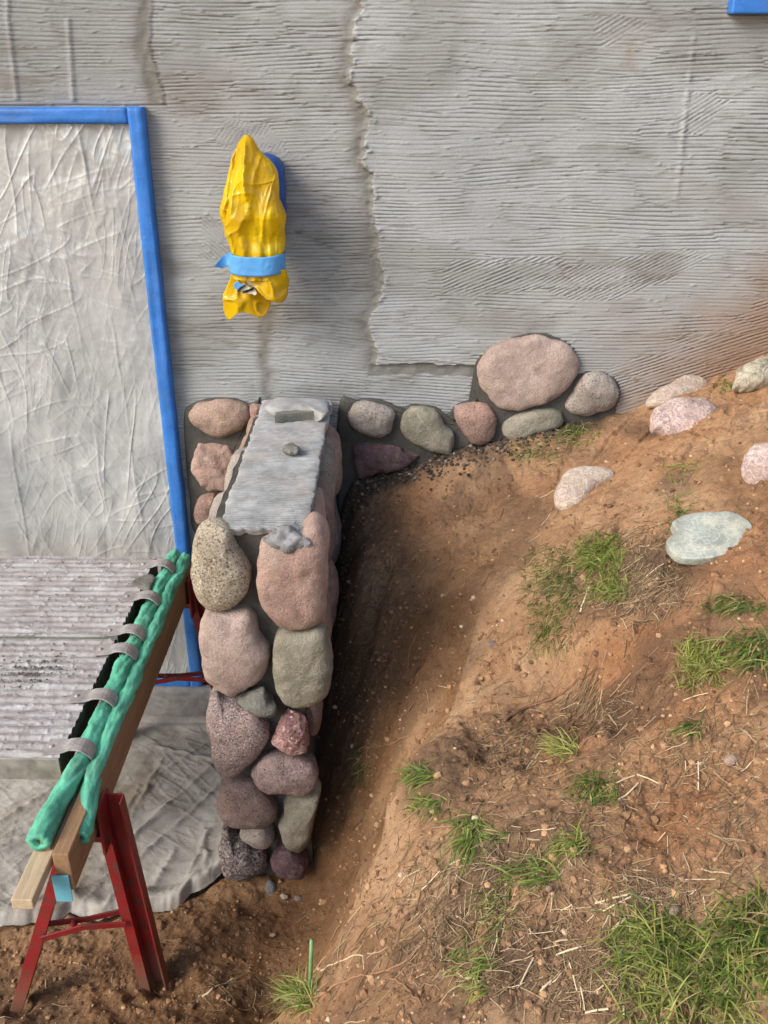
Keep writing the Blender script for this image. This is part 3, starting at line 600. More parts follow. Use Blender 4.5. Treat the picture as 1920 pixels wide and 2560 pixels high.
# ---- dark pointing mortar behind the stones set into the foot of the wall
def poly_pts(P, sx, sy, k): return [(sx + a * k, sy + b * k) for a, b in P]
C3 = lambda P: poly_pts(P, 440, 900, 0.33755)
C4 = lambda P: poly_pts(P, 440, 1500, 0.33898)
C7 = lambda P: poly_pts(P, 860, 800, 0.63894)
C8 = lambda P: poly_pts(P, 500, 300, 0.24855)
def relief_sheet(name, outline_px, y0, th, mat, label, cat, seed, parent=None):
    O = smooth_closed(np.array([on_y(a, b, y0) for a, b in outline_px]), 140)
    c = O.mean(0); rows = []
    for r in (1.0, 0.985, 0.96, 0.9, 0.8, 0.7, 0.6, 0.5, 0.4, 0.3, 0.2, 0.1, 0.001):
        h = th * min(1, (1 - r) / 0.04) ** 0.5
        rows.append(c + (O - c) * r + np.array([0, -h, 0]))
    V = np.vstack([O + np.array([0, 0.05, 0])] + rows); V[:, 1] -= fbm(V[:, 0] * 14, V[:, 2] * 14, 0, seed, 3) * 0.003
    o = mesh(name, V, gridfaces(len(rows) + 1, 140, wrap=True), mat, parent); 
    if label: tag(o, label)
    return o
wallmortar = C7([(-20, 335), (40, 314), (110, 306), (190, 328), (215, 350), (260, 332), (360, 340), (400, 372), (440, 330), (500, 312), (530, 318), (508, 260), (507, 205), (522, 145), (585, 92), (665, 57), (750, 44), (835, 56), (894, 89), (922, 145), (922, 200), (950, 196), (1005, 194), (1060, 217), (1090, 268), (1080, 325), (1050, 400), (980, 450), (860, 480), (700, 560), (500, 620), (300, 680), (100, 760), (-20, 760)])
relief_sheet('pointing_mortar', wallmortar, -0.006, 0.008, 'wet_mortar', 'dark wet mortar bed round the stones right of the pier', 'mortar', 5, HOUSE)
lm = C3([(60, 400), (120, 325), (220, 290), (330, 280), (450, 288), (540, 322), (600, 305), (620, 360), (560, 1300), (160, 1300), (100, 1000), (70, 700)])
relief_sheet('pointing_mortar', lm, -0.006, 0.008, 'wet_mortar', 'dark wet mortar bed round the stones between blue door tape and pier', 'mortar', 6, HOUSE)

WALLN = (0, -1, 0)
def wall_stone(cx, pts, mat, label, y=-0.015, tf=0.045, tb=0.05, seed=1, group='stones set in the foot of the house wall', **k):
    o = blob('stone', [on_y(a, b, y) for a, b in cx(pts)], WALLN, tf, tb, mat, seed=seed, parent=HOUSE, **k); return tag(o, label)
wall_stone(C3, [(80, 400), (130, 340), (220, 305), (330, 295), (440, 300), (530, 330), (550, 380), (545, 440), (510, 500), (440, 540), (340, 565), (260, 550), (180, 510), (110, 460)], 'granite_tan', 'tan oval stone with a dark crack, topmost between the blue tape and the pier', seed=3)
wall_stone(C3, [(120, 620), (170, 585), (260, 578), (340, 600), (370, 640), (430, 660), (440, 720), (410, 800), (400, 880), (390, 940), (340, 970), (240, 975), (180, 955), (130, 890), (110, 790), (120, 700)], 'granite_pink', 'rough pink stone under the tan oval one, left of the pier', seed=4, rough=0.011, facet=0.5)
wall_stone(C3, [(165, 1040), (200, 1000), (260, 990), (300, 1000), (330, 1100), (300, 1200), (200, 1210), (150, 1160), (150, 1090)], 'granite_orange', 'small pinkish stone low on the wall, half hidden by the pier', seed=5)
wall_stone(C3, [(545, 350), (580, 315), (640, 318), (660, 380), (620, 460), (560, 490), (540, 440)], 'granite_orange', 'little orange-grey stone in the corner between wall and cap', seed=6, tf=.03)
wall_stone(C7, [(20, 370), (45, 325), (100, 318), (170, 335), (205, 360), (200, 400), (180, 440), (130, 455), (70, 440), (30, 410)], 'granite_grey', 'pale grey-pink stone first to the right of the pier', seed=7)
wall_stone(C7, [(205, 390), (240, 345), (300, 340), (360, 350), (390, 400), (430, 440), (448, 480), (430, 515), (400, 530), (330, 505), (260, 485), (215, 450)], 'sandstone_olive', 'grey-green stone with a lower right corner, second right of the pier', seed=8, facet=0.35)
wall_stone(C7, [(440, 345), (480, 325), (540, 322), (580, 345), (600, 390), (595, 450), (560, 485), (510, 485), (470, 450), (445, 405)], 'granite_orange', 'round orange-pink stone left below the largest boulder', seed=9)
wall_stone(C7, [(620, 410), (650, 375), (720, 350), (790, 342), (840, 355), (858, 385), (840, 410), (780, 430), (720, 460), (670, 475), (630, 455)], 'sandstone_olive', 'flat greenish oval stone right under the largest boulder', seed=10)
wall_stone(C7, [(515, 210), (530, 150), (590, 100), (670, 65), (750, 52), (830, 65), (885, 95), (912, 150), (910, 210), (880, 255), (830, 300), (750, 330), (660, 345), (600, 325), (550, 290), (520, 255)], 'granite_mauve', 'largest boulder, broad pink-brown oval above the stone row', seed=11, tf=.05, p=3.0, rough=.007)
wall_stone(C7, [(865, 340), (890, 290), (920, 240), (950, 205), (1000, 203), (1050, 225), (1080, 270), (1070, 320), (1030, 350), (960, 370), (900, 370)], 'granite_grey', 'grey-beige stone right of the largest boulder, last of the row', seed=12)
wall_stone(C7, [(25, 500), (60, 475), (130, 480), (190, 480), (250, 500), (300, 530), (308, 560), (270, 585), (200, 595), (130, 600), (80, 620), (40, 600)], 'rock_maroon', 'dark maroon jagged stone in the shade beside the pier', seed=13, facet=0.6, rough=.01)

# ---------------------------------------------------------------- the stone pier
PF = -1.045        # front plane of mortar core
V, F_ = boxv(-0.505, -0.245, PF, 0.02, -0.12, 1.285)
PIER = thing('stone_pier', (-0.375, -0.55, 0), 'pier of colourful boulders in dark mortar with a ribbed concrete cap, jutting from the house', 'pier')
def subdiv_core():
    xs = np.linspace(-0.505, -0.262, 18); zs = np.linspace(-0.12, 1.288, 80); ys = np.linspace(PF, 0.03, 60); A = Acc()
    def sheet(P, nr, nc, n):
        P = P + np.array(n) * (fbm(P[:, 0] * 11, P[:, 1] * 11, P[:, 2] * 11, 5, 3) * 0.006)[:, None]; A.add(P, gridfaces(nr, nc).tolist())
    X, Z = np.meshgrid(xs, zs); sheet(np.stack([X.ravel(), np.full(X.size, PF), Z.ravel()], 1), len(zs), len(xs), (0, -1, 0))
    for x0, s in ((-0.505, -1), (-0.262, 1)):
        Y, Z = np.meshgrid(ys, zs); sheet(np.stack([np.full(Y.size, x0), Y.ravel(), Z.ravel()], 1), len(zs), len(ys), (s, 0, 0))
    X, Y = np.meshgrid(xs, ys); sheet(np.stack([X.ravel(), Y.ravel(), np.full(X.size, 1.288)], 1), len(ys), len(xs), (0, 0, 1))
    o = A.build('mortar_core', 'wet_mortar', parent=PIER, smooth=True)
subdiv_core()
def pier_stone(pts, mat, label, cx=C4, y=-1.075, tf=0.05, tb=0.08, seed=1, **k):
    o = blob('stone', [on_y(a, b, y) for a, b in cx(pts)], WALLN, tf, tb, mat, seed=seed, parent=PIER, **k); return tag(o, label)
pier_stone([(130, 1330), (150, 1260), (200, 1215), (290, 1200), (385, 1250), (420, 1340), (455, 1410), (500, 1480), (545, 1560), (550, 1650), (520, 1730), (460, 1800), (380, 1850), (300, 1855), (220, 1820), (165, 1740), (135, 1600), (125, 1450)], 'granite_cream', 'cream speckled boulder at the upper left of the pier, under the cap', cx=C3, seed=21, tb=.13, tf=.055)
pier_stone([(622, 1330), (680, 1300), (800, 1310), (900, 1290), (960, 1230), (1000, 1190), (1060, 1200), (1100, 1250), (1120, 1350), (1120, 1500), (1110, 1700), (1100, 1860), (1060, 1930), (980, 1980), (880, 2000), (790, 1970), (720, 1910), (660, 1830), (625, 1740), (605, 1650), (615, 1500), (625, 1400)], 'granite_pink', 'big pink boulder with a chipped top at the upper right of the pier', cx=C3, seed=22, p=2.8, tf=.06, tb=.12)
pier_stone([(260, 75), (400, 90), (510, 75), (560, 100), (590, 170), (610, 250), (660, 330), (690, 410), (680, 500), (640, 590), (550, 650), (440, 700), (380, 705), (320, 670), (290, 630), (220, 580), (190, 500), (200, 430), (200, 350), (190, 250), (190, 180), (215, 110)], 'granite_mauve', 'large mauve-pink boulder second down on the left of the pier', seed=23, p=2.7, tb=.12)
pier_stone([(725, 290), (760, 245), (830, 230), (950, 215), (1050, 185), (1090, 195), (1120, 250), (1135, 400), (1135, 600), (1125, 700), (1080, 750), (1000, 775), (900, 770), (810, 740), (760, 690), (730, 610), (722, 450)], 'sandstone_olive', 'greenish rounded rectangular stone under the big pink boulder', seed=24, p=3.2, tb=.1)
pier_stone([(310, 650), (350, 710), (430, 740), (500, 780), (580, 820), (650, 880), (670, 950), (655, 1030), (620, 1090), (560, 1170), (500, 1240), (440, 1280), (370, 1280), (310, 1240), (275, 1150), (255, 1030), (235, 900), (235, 800), (255, 710), (285, 660)], 'granite_speckled', 'coarse pink and black speckled granite boulder, third down on the left', seed=25, tb=.13)
pier_stone([(430, 740), (470, 690), (560, 660), (645, 637), (660, 680), (700, 730), (770, 760), (790, 830), (765, 855), (720, 840), (670, 850), (600, 820), (540, 790), (470, 760)], 'rock_grey', 'jagged grey-green rock wedged between the boulders mid-pier', seed=26, facet=0.7, tf=.045, rough=.009)
pier_stone([(850, 778), (900, 800), (975, 835), (975, 880), (960, 960), (985, 1070), (960, 1095), (880, 1108), (780, 1105), (720, 1080), (690, 1020), (705, 950), (740, 880), (800, 830)], 'rock_red', 'rough broken red granite lump at the right, below the greenish stone', seed=27, facet=0.6, rough=.012)
pier_stone([(540, 1270), (560, 1210), (620, 1150), (700, 1130), (780, 1140), (860, 1160), (940, 1175), (1010, 1200), (1040, 1250), (1045, 1330), (1010, 1390), (940, 1425), (850, 1420), (760, 1400), (650, 1400), (590, 1370), (550, 1320)], 'rock_purple', 'purplish bean-shaped stone lying crosswise below the red lump', seed=28, tb=.1)
pier_stone([(330, 1330), (380, 1305), (450, 1315), (530, 1340), (620, 1390), (690, 1450), (740, 1530), (745, 1590), (700, 1640), (600, 1660), (480, 1670), (400, 1650), (330, 1600), (305, 1520), (315, 1410)], 'rock_brown', 'brown-mauve triangular stone at the lower left of the pier', seed=29, tb=.12)
pier_stone([(780, 1500), (820, 1440), (900, 1420), (1010, 1400), (1055, 1425), (1065, 1490), (1030, 1590), (1000, 1700), (940, 1830), (880, 1820), (780, 1780), (765, 1710), (755, 1640), (790, 1580)], 'sandstone_olive', 'tall grey-green stone at the lower right of the pier', seed=30, facet=0.5, p=2.8, tb=.12)
pier_stone([(475, 1690), (560, 1670), (640, 1665), (700, 1700), (720, 1750), (690, 1795), (630, 1805), (570, 1780), (500, 1740)], 'granite_grey', 'small smooth light grey stone near the pier foot', seed=31, tf=.035)
pier_stone([(340, 1650), (390, 1660), (430, 1730), (500, 1750), (570, 1800), (640, 1830), (665, 1890), (650, 1960), (580, 2010), (500, 2050), (420, 2060), (365, 2030), (345, 1900), (325, 1780)], 'granite_dark', 'dark coarse-grained granite boulder at the bottom left of the pier', seed=32, rough=.012, tb=.13)
pier_stone([(750, 1800), (850, 1820), (930, 1850), (980, 1920), (985, 1990), (920, 2045), (850, 2060), (780, 2010), (705, 1960), (720, 1870)], 'rock_plum', 'plum-coloured angular stone at the bottom right of the pier', seed=33, facet=0.5, tb=.12)
# side stones: outline laid in the plane of the side face
def side_stone(x, yc, zc, ry, rz, mat, label, seed, right=True, th=0.055, p=2.4, **k):
    rr = np.random.RandomState(seed); out = []
    for a in np.linspace(0, 2 * math.pi, 12, endpoint=False):
        s = 1 + rr.uniform(-.12, .12); q = 2 / 2.6
        out.append((x, yc + ry * s * np.sign(math.cos(a)) * abs(math.cos(a)) ** q, zc + rz * s * np.sign(math.sin(a)) * abs(math.sin(a)) ** q))
    o = blob('stone', out, (1 if right else -1, 0, 0), th, 0.06, mat, seed=seed, p=p, parent=PIER, **k)
    return tag(o, label)
R_ = [(-0.09, 1.10, .085, .14, 'granite_tan', 'orange-brown stone on the pier side, hard against the house wall', .085), (-0.30, 1.14, .10, .13, 'granite_grey', 'pinkish stone on the shaded pier side, second from the house wall', .07),
      (-0.50, 1.05, .11, .16, 'rock_brown', 'brown long stone on the shaded pier side, third from the house wall', .075), (-0.71, 1.14, .11, .14, 'granite_mauve', 'mauve stone with a pale broken face on the pier side near the cap edge', .06),
      (-0.90, 1.00, .09, .21, 'granite_tan', 'long tan stone on the pier side just behind the big pink boulder', .06),
      (-0.20, .84, .12, .12, 'rock_brown', 'brown stone deep on the pier side next to the wall', .08), (-0.46, .76, .12, .13, 'granite_orange', 'reddish stone in the lower course of the pier side', .08),
      (-0.72, .78, .12, .14, 'granite_tan', 'tan stone in the lower course of the pier side', .07), (-0.93, .66, .09, .13, 'rock_brown', 'brown stone low behind the greenish front stone', .045)]
for i, (y, z, ry, rz, m_, lab, th) in enumerate(R_): side_stone(-0.247, y, z, ry, rz, m_, lab, 40 + i, True, th * .62)
L_ = [(-0.12, 1.19, .085, .10, 'granite_orange', 'orange stone on the left pier side nearest the wall', .035), (-0.29, 1.16, .085, .11, 'granite_tan', 'tan stone on the left pier side, second from the wall', .04),
      (-0.50, 1.17, .12, .115, 'granite_grey', 'bluish-grey stone along the left edge of the cap', .05), (-0.74, 1.13, .12, .155, 'granite_grey', 'cream and grey stone on the left pier side near the front', .065),
      (-0.3, .9, .14, .12, 'granite_mauve', 'mauve stone lower on the left pier side', .05), (-0.68, .84, .16, .12, 'rock_purple', 'purple stone lower on the left pier side', .05)]
for i, (y, z, ry, rz, m_, lab, th) in enumerate(L_): side_stone(-0.505, y, z, ry, rz, m_, lab, 60 + i, False, th)
# broken pale face on the mauve side stone
# cap
def cap():
    T = PIER
    fl, fr = np.array([-0.474, -1.075]), np.array([-0.232, -1.055]); bl, br = np.array([-0.487, -0.02]), np.array([-0.232, -0.02])
    nu, nv = 60, 640; u = np.linspace(0, 1, nu); v = np.linspace(0, 1, nv); U, Vv = np.meshgrid(u, v)
    L = fl[None, None] * (1 - Vv[..., None]) + bl * Vv[..., None]; R = fr * (1 - Vv[..., None]) + br * Vv[..., None]
    P = L * (1 - U[..., None]) + R * U[..., None]
    er = fbm(P[..., 1] * 14, P[..., 0] * 3, 0, 5, 4) * 0.008
    P[..., 0] += er * np.where(U < 0.5, 1 - U * 2, U * 2 - 1) ; P[..., 1] += fbm(P[..., 0] * 22, 0, 0, 6, 3) * 0.008 * sstep(0.06, 0, Vv)
    wv_ = P[..., 1] + 0.004 * fbm(P[..., 0] * 7, P[..., 1] * 4, 0, 7, 2); ph = wv_ / 0.0115; ph = ph - np.floor(ph)
    am = 0.3 + 0.7 * sstep(-0.4, 0.3, fbm(P[..., 0] * 9, P[..., 1] * 22, 0, 8, 3))
    z = 1.322 - 0.0075 * np.exp(-((ph - 0.5) / 0.17) ** 2) * am + fbm(P[..., 0] * 7, P[..., 1] * 9, 0, 9, 3) * 0.002 + np.clip(fbm(P[..., 0] * 50, P[..., 1] * 70, 0, 10, 3) - .7, 0, 1) * 0.010
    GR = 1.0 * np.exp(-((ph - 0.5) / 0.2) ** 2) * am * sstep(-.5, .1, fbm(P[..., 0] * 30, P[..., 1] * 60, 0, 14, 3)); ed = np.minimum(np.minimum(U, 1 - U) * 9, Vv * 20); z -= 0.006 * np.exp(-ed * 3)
    top = np.stack([P[..., 0], P[..., 1], z], -1).reshape(-1, 3)
    border = [(0, i) for i in range(nu)] + [(j, nu - 1) for j in range(1, nv)] + [(nv - 1, i) for i in range(nu - 2, -1, -1)] + [(j, 0) for j in range(nv - 2, 0, -1)]
    bi = np.array([a * nu + b for a, b in border]); B = top[bi]; nb = len(B); low = B.copy()
    low[:, 2] = 1.288 - 0.006 * fbm(B[:, 0] * 30, B[:, 1] * 30, 0, 11, 2); cen = np.array([-0.36, -0.55]); low[:, :2] += (cen - low[:, :2]) * 0.03
    mid = (B + low) / 2; mid[:, :2] += np.stack([fbm(B[:, 0] * 40, B[:, 1] * 40, 0, 12, 2), fbm(B[:, 0] * 40, B[:, 1] * 40, 3, 13, 2)], 1) * 0.004
    V = np.vstack([top, mid, low]); o1 = nv * nu; F2 = gridfaces(nv, nu).tolist()
    for k in range(nb):
        k2 = (k + 1) % nb; F2.append((bi[k], o1 + k, o1 + k2, bi[k2])); F2.append((o1 + k, o1 + nb + k, o1 + nb + k2, o1 + k2))
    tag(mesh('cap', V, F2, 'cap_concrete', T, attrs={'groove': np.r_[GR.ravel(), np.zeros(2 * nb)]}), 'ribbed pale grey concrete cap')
    b1 = blob('mortar_lump', [on_z(a, b, 1.30) for a, b in C3([(650, 1290), (760, 1255), (880, 1225), (920, 1160), (980, 1175), (1000, 1230), (1000, 1320), (980, 1365), (900, 1350), (800, 1330), (700, 1320)])], (0, 0, 1), 0.016, 0.03, 'dry_mortar', seed=71, rough=.014, nfreq=30, facet=.5, parent=T)
    b2 = blob('mortar_fill', [on_y(a, b, -1.112) for a, b in C3([(640, 1290), (700, 1270), (800, 1280), (900, 1300), (985, 1300), (990, 1380), (940, 1440), (860, 1475), (800, 1455), (740, 1410), (680, 1350)])], (0, -1, 0), 0.010, 0.05, 'dry_mortar', seed=72, rough=.016, nfreq=40, facet=.6, parent=T)
    b3 = blob('mortar_lump', [on_z(a, b, 1.345) for a, b in C3([(640, 330), (720, 290), (900, 300), (1080, 290), (1150, 295), (1130, 370), (1100, 430), (1000, 390), (760, 400), (660, 390)])], (0, 0, 1), 0.018, 0.03, 'cap_concrete', seed=73, rough=.008, parent=T)
cap()
# loose chunk and crumb lying on the cap
c1 = on_z(*C3([(735, 440)])[0], 1.335); c2 = on_z(*C3([(1075, 405)])[0], 1.335)
def chunk():
    d = (c2 - c1) / np.linalg.norm(c2 - c1); a = c1 + [0, 0.012, 0.0]; b = c2 + [0, 0.012, 0]; A = Acc(); n = 12
    ring = []
    for i in range(n):
        t = i / (n - 1); p = a * (1 - t) + b * t; w = 0.036 + 0.004 * perlin(t * 3, 1.3); h = 0.034 + 0.003 * perlin(t * 7, 4.1)
        for (yy, zz) in ((-w / 2, -h / 2 + 0.002), (-w / 2, h / 2), (-w / 4, h / 2 + .002), (w / 2, h / 2), (w / 2, -h / 2)):
            ring.append(p + np.array([0, yy + 0.003 * perlin(t * 4, yy * 90), zz + 0.003 * perlin(t * 4, zz * 90)]))
    V = np.array(ring); f = gridfaces(n, 5, wrap=True).tolist() + [[4, 3, 2, 1, 0], [(n - 1) * 5 + j for j in range(5)]]
    o = mesh('mortar_offcut', V, f, 'rock_grey', smooth=False); tag(o, 'grey-olive strip of hardened mortar lying across the back of the cap', 'mortar piece')
chunk()
o = blob('mortar_crumb', [on_z(a, b, 1.338) for a, b in C3([(790, 640), (830, 615), (880, 620), (930, 650), (920, 690), (870, 690), (830, 700), (800, 680)])], (0, 0, 1), .016, .016, 'rock_grey', seed=74, rough=.006, facet=.4, nc=40)
tag(o, 'small dark crumb of mortar in the middle of the cap', 'mortar piece')

# ---------------------------------------------------------------- stones lying on the bank
def field_stone(pts, mat, label, seed, tf, tb=None, lift=0.0, cx=C7, name='field_stone', n=(0.1, -0.35, 0.93), **k):
    P = np.array(cx(pts)); c = P.mean(0); low = P[P[:, 1].argmax()]
    g = ground_px(*c); n = np.array(n) / np.linalg.norm(n); p0 = g + np.array([0, 0, lift])
    o = blob(name, [on_plane(a, b, p0, n) for a, b in P], n, tf, tb if tb else tf, mat, seed=seed, **k); return tag(o, label, 'stone', 'loose stones on the bank')
field_stone([(1180, 345), (1190, 300), (1250, 260), (1330, 225), (1400, 230), (1425, 265), (1390, 300), (1300, 320), (1230, 350)], 'field_pale', 'pale cream elongated stone behind the pink one by the wall foot', 81, .035, lift=.03, n=(-.1, -.6, .8))
field_stone([(1195, 435), (1200, 380), (1240, 330), (1310, 308), (1400, 315), (1455, 345), (1470, 390), (1450, 440), (1400, 465), (1300, 462), (1240, 440)], 'field_pink', 'streaky pink and white boulder in front of the cream elongated stone', 82, .05, lift=.015, n=(.05, -.55, .83))
field_stone([(1495, 280), (1500, 235), (1550, 190), (1620, 150), (1700, 140), (1760, 180), (1740, 230), (1640, 250), (1590, 270), (1540, 280)], 'field_white', 'yellowish white craggy boulder at the top right of the bank', 83, .055, lift=.04, n=(.1, -.6, .8), facet=.4, rough=.012)
field_stone([(820, 725), (825, 670), (860, 610), (920, 580), (990, 580), (1040, 595), (1060, 630), (1020, 660), (970, 690), (920, 740), (870, 748)], 'field_pale', 'pale rounded stone alone in the middle of the bare soil', 84, .045, lift=.015, n=(-.1, -.5, .85))
field_stone([(1570, 610), (1565, 550), (1590, 500), (1650, 487), (1720, 490), (1750, 550), (1740, 600), (1700, 645), (1620, 650)], 'field_pink', 'pinkish stone cut by the right picture edge', 85, .05, lift=.015, n=(.1, -.5, .85))
field_stone([(1264, 868), (1276, 850), (1304, 834), (1284, 794), (1302, 778), (1340, 758), (1420, 752), (1450, 757), (1500, 752), (1556, 768), (1602, 800), (1590, 838), (1556, 890), (1476, 922), (1400, 937), (1320, 934), (1282, 908)], 'slate_blue', 'flat bluish grey slate slab lying on the bank', 86, .006, tb=.04, lift=.05, p=6, rough=.0014, n=(-.08, -.32, .95))
CH = lambda P: poly_pts(P, 300, 2100, 0.36166)
field_stone([(1000, 320), (1020, 260), (1045, 262), (1068, 330), (1068, 395), (1040, 405), (1010, 370)], 'flint_chip', 'narrow grey stone splinter standing at the pier foot', 87, .012, cx=CH, n=(.1, -.8, .6), facet=.4)
P4 = lambda P: poly_pts(P, 1300, 1850, 0.37372)
def pebble(px, py, r, mat, label, seed):
    a = np.linspace(0, 2 * math.pi, 9, endpoint=False); rr = np.random.RandomState(seed)
    pts = [(px + r * (1.15 + rr.uniform(-.15, .15)) * math.cos(t), py + r * (.85 + rr.uniform(-.15, .15)) * math.sin(t)) for t in a]
    P = np.array(pts); g = ground_px(px, py); n = np.array((0, -.4, .9)); n /= np.linalg.norm(n); p0 = g + np.array([0, 0, .006])
    o = blob('pebble', [on_plane(x, y, p0, n) for x, y in P], n, r / 1300 * .8, r / 1300 * .8, mat, seed=seed, nr=8, nc=28, rough=.002); tag(o, label, 'pebble', 'pebbles on the bank')
pebble(1828, 1902, 17, 'granite_tan', 'round tan pebble on the bare soil near the right edge', 1)
pebble(1686, 2278, 14, 'granite_tan', 'tan pebble at the upper edge of the large grass patch', 2)
pebble(1372, 2222, 9, 'granite_orange', 'small pinkish pebble left of the centre of the lower bank', 3)
pebble(710, 2242, 9, 'granite_cream', 'small pebble in the trench right of the grey splinter', 4)
pebble(745, 2246, 10, 'rock_brown', 'second small brown pebble in the trench, further right of the splinter', 5)
pebble(682, 2338, 8, 'granite_orange', 'reddish pebble alone on the trench floor', 6)
pebble(1232, 1612, 11, 'rock_purple', 'grey-mauve stone bit sticking out above a small hole in the bank', 7)

# ---------------------------------------------------------------- masked doorway
def door():
    tl = on_y(316 * S, 232 * S, -0.045); br = on_y(441 * S, 1490 * S, -0.045); zt = tl[2]; xr = tl[0] + 0.0
    x_b = on_y(436 * S, 1300 * S, -0.045)[0]; xr -= .014; zb = -0.02; xl = xr - 2.3; wd = 0.050
    def strip(name, x0, x1, z0, z1, seed):
        nx = max(6, int((x1 - x0) / .012)); nz = max(6, int((z1 - z0) / .012)); X, Z = np.meshgrid(np.linspace(x0, x1, nx), np.linspace(z0, z1, nz))
        long = X if (x1 - x0) > (z1 - z0) else Z; cross = Z if (x1 - x0) > (z1 - z0) else X
        y = -0.043 - 0.004 * ridge(long * 1.4, cross * 30, 0, seed, 2) - .002 * crumple(X * 14, Z * 14, seed, 2) - .0015 * fbm(X * 20, Z * 20, 0, seed + 1, 2)
        ex = np.minimum(np.minimum(X - x0, x1 - X), np.minimum(Z - z0, z1 - Z)); y = y + 0.003 * np.exp(-ex / .003)
        X = X + .002 * fbm(Z * 6, X * 0, 0, seed + 2, 2); P = np.stack([X, y, Z], -1).reshape(-1, 3)
        border = [(0, i) for i in range(nx)] + [(j, nx - 1) for j in range(1, nz)] + [(nz - 1, i) for i in range(nx - 2, -1, -1)] + [(j, 0) for j in range(nz - 2, 0, -1)]
        bi = [a * nx + b for a, b in border]; B = P[bi].copy(); B[:, 1] = 0.0; V = np.vstack([P, B]); f = gridfaces(nz, nx).tolist(); o1 = nx * nz; nb = len(bi)
        f += [(bi[k], o1 + k, o1 + (k + 1) % nb, bi[(k + 1) % nb]) for k in range(nb)]
        return mesh(name, V, f, 'blue_tape', T)
    X, Z = np.meshgrid(np.r_[np.linspace(xl, -1.5, 60)[:-1], np.linspace(-1.5, xr - wd + .004, 380)], np.linspace(zb, zt - wd + .004, 760))
    a = X * .8 + Z * .6; b = Z * .8 - X * .6
    wt = .5 + .5 * sstep(-0.3, 0.3, fbm(X * 1.8, Z * 1.4, 0, 9, 2)); lx = X + .05 * perlin(X * 3, Z * 3, 0, 3); lz = Z + .05 * perlin(X * 3, Z * 3, 0, 4)
    y = -0.008 - crumple(lx * 5, lz * 3.4, 2, 3) * .013
    for q_, (an, fu, fv, am_, wd_) in enumerate([(80, 1.6, 9, .006, .05), (100, 2.4, 14, .0045, .05), (55, 3.0, 15, .004, .05), (125, 3.0, 17, .0035, .06), (20, 3.5, 16, .003, .05), (75, 5, 30, .0022, .08), (115, 6, 34, .0018, .08), (160, 6, 30, .0018, .07)]):
        t_ = math.radians(an); u = X * math.cos(t_) + Z * math.sin(t_); w_u = -X * math.sin(t_) + Z * math.cos(t_)
        n_ = perlin(u * fu, w_u * fv + .3 * perlin(u * 3, w_u * 3, 0, 40 + q_), 0, 30 + q_); mk = sstep(-.25, .45, fbm(X * 2.5, Z * 2.5, 0, 50 + q_, 2))
        y = y - .55 * am_ * (.3 + mk * mk) * np.exp(-np.abs(n_) / wd_) - am_ * .5 * mk * np.clip(n_, -.3, .5)
    y = y - 0.012 * fbm(X * 3.2, Z * 1.6, 0, 10, 3) - 0.0008 * fbm(X * 30, Z * 30, 0, 11, 2)
    for x0, s, A_ in ((xr - .22, .03, .006), (xr - .33, .012, .004), (xr - .62, -.02, .004), (xr - .14, .055, .003)):   # long vertical creases of the folded sheet
        xc = x0 + (zt - Z) * s; y = y - .6 * A_ * (.5 + fbm(Z * 3, X * 0, 0, int(x0 * -100), 2)) * np.exp(-((X - xc - .012 * fbm(Z * 3, X * 0, 0, 12, 2)) / .006) ** 2)
    dr = np.exp(-((Z - .85) / .35) ** 2); y = y - .006 * dr * perlin(X * 14 + Z * 2, Z * 1.4, 0, 13)
    y = -.026 + .026 * np.tanh((y + .028) / .026)
    dr_ = mesh('doorway', np.stack([X, y, Z], -1).reshape(-1, 3), gridfaces(760, 439), 'plastic_film', HOUSE); tag(dr_, 'doorway sealed with crumpled plastic film inside a blue tape frame'); T = {'ob': dr_, '_o': (0, 0, 0)}
    strip('tape_strip', xr - wd, xr, zb, zt, 3); strip('tape_strip', xl, xr - wd - .001, zt - wd, zt - 0.001, 4); strip('tape_strip', xl, xr - wd - .001, zb, zb + .085, 5)
door()
# blue masked corner of the window, top right
def win():
    p = on_y(1580 * S, 30 * S, -0.06)
    V, f = boxv(p[0] + .071, p[0] + 1.129, -0.03, 0.0, p[2] + .071, p[2] + 1.229); w = mesh('window', V, f, 'plastic_film', HOUSE, smooth=False); tag(w, 'masked window'); T = {'ob': w, '_o': (0, 0, 0)}
    for bx in ((p[0], p[0] + 1.2, -0.06, 0.0, p[2], p[2] + .07), (p[0], p[0] + .07, -0.06, 0.0, p[2] + .071, p[2] + 1.3), (p[0] + 1.13, p[0] + 1.2, -0.06, 0.0, p[2] + .071, p[2] + 1.3), (p[0] + .071, p[0] + 1.129, -0.06, 0.0, p[2] + 1.23, p[2] + 1.3)):
        V, f = boxv(*bx); bevel(mesh('tape_strip', V, f, 'blue_tape', T, smooth=False), .006, 3)
win()

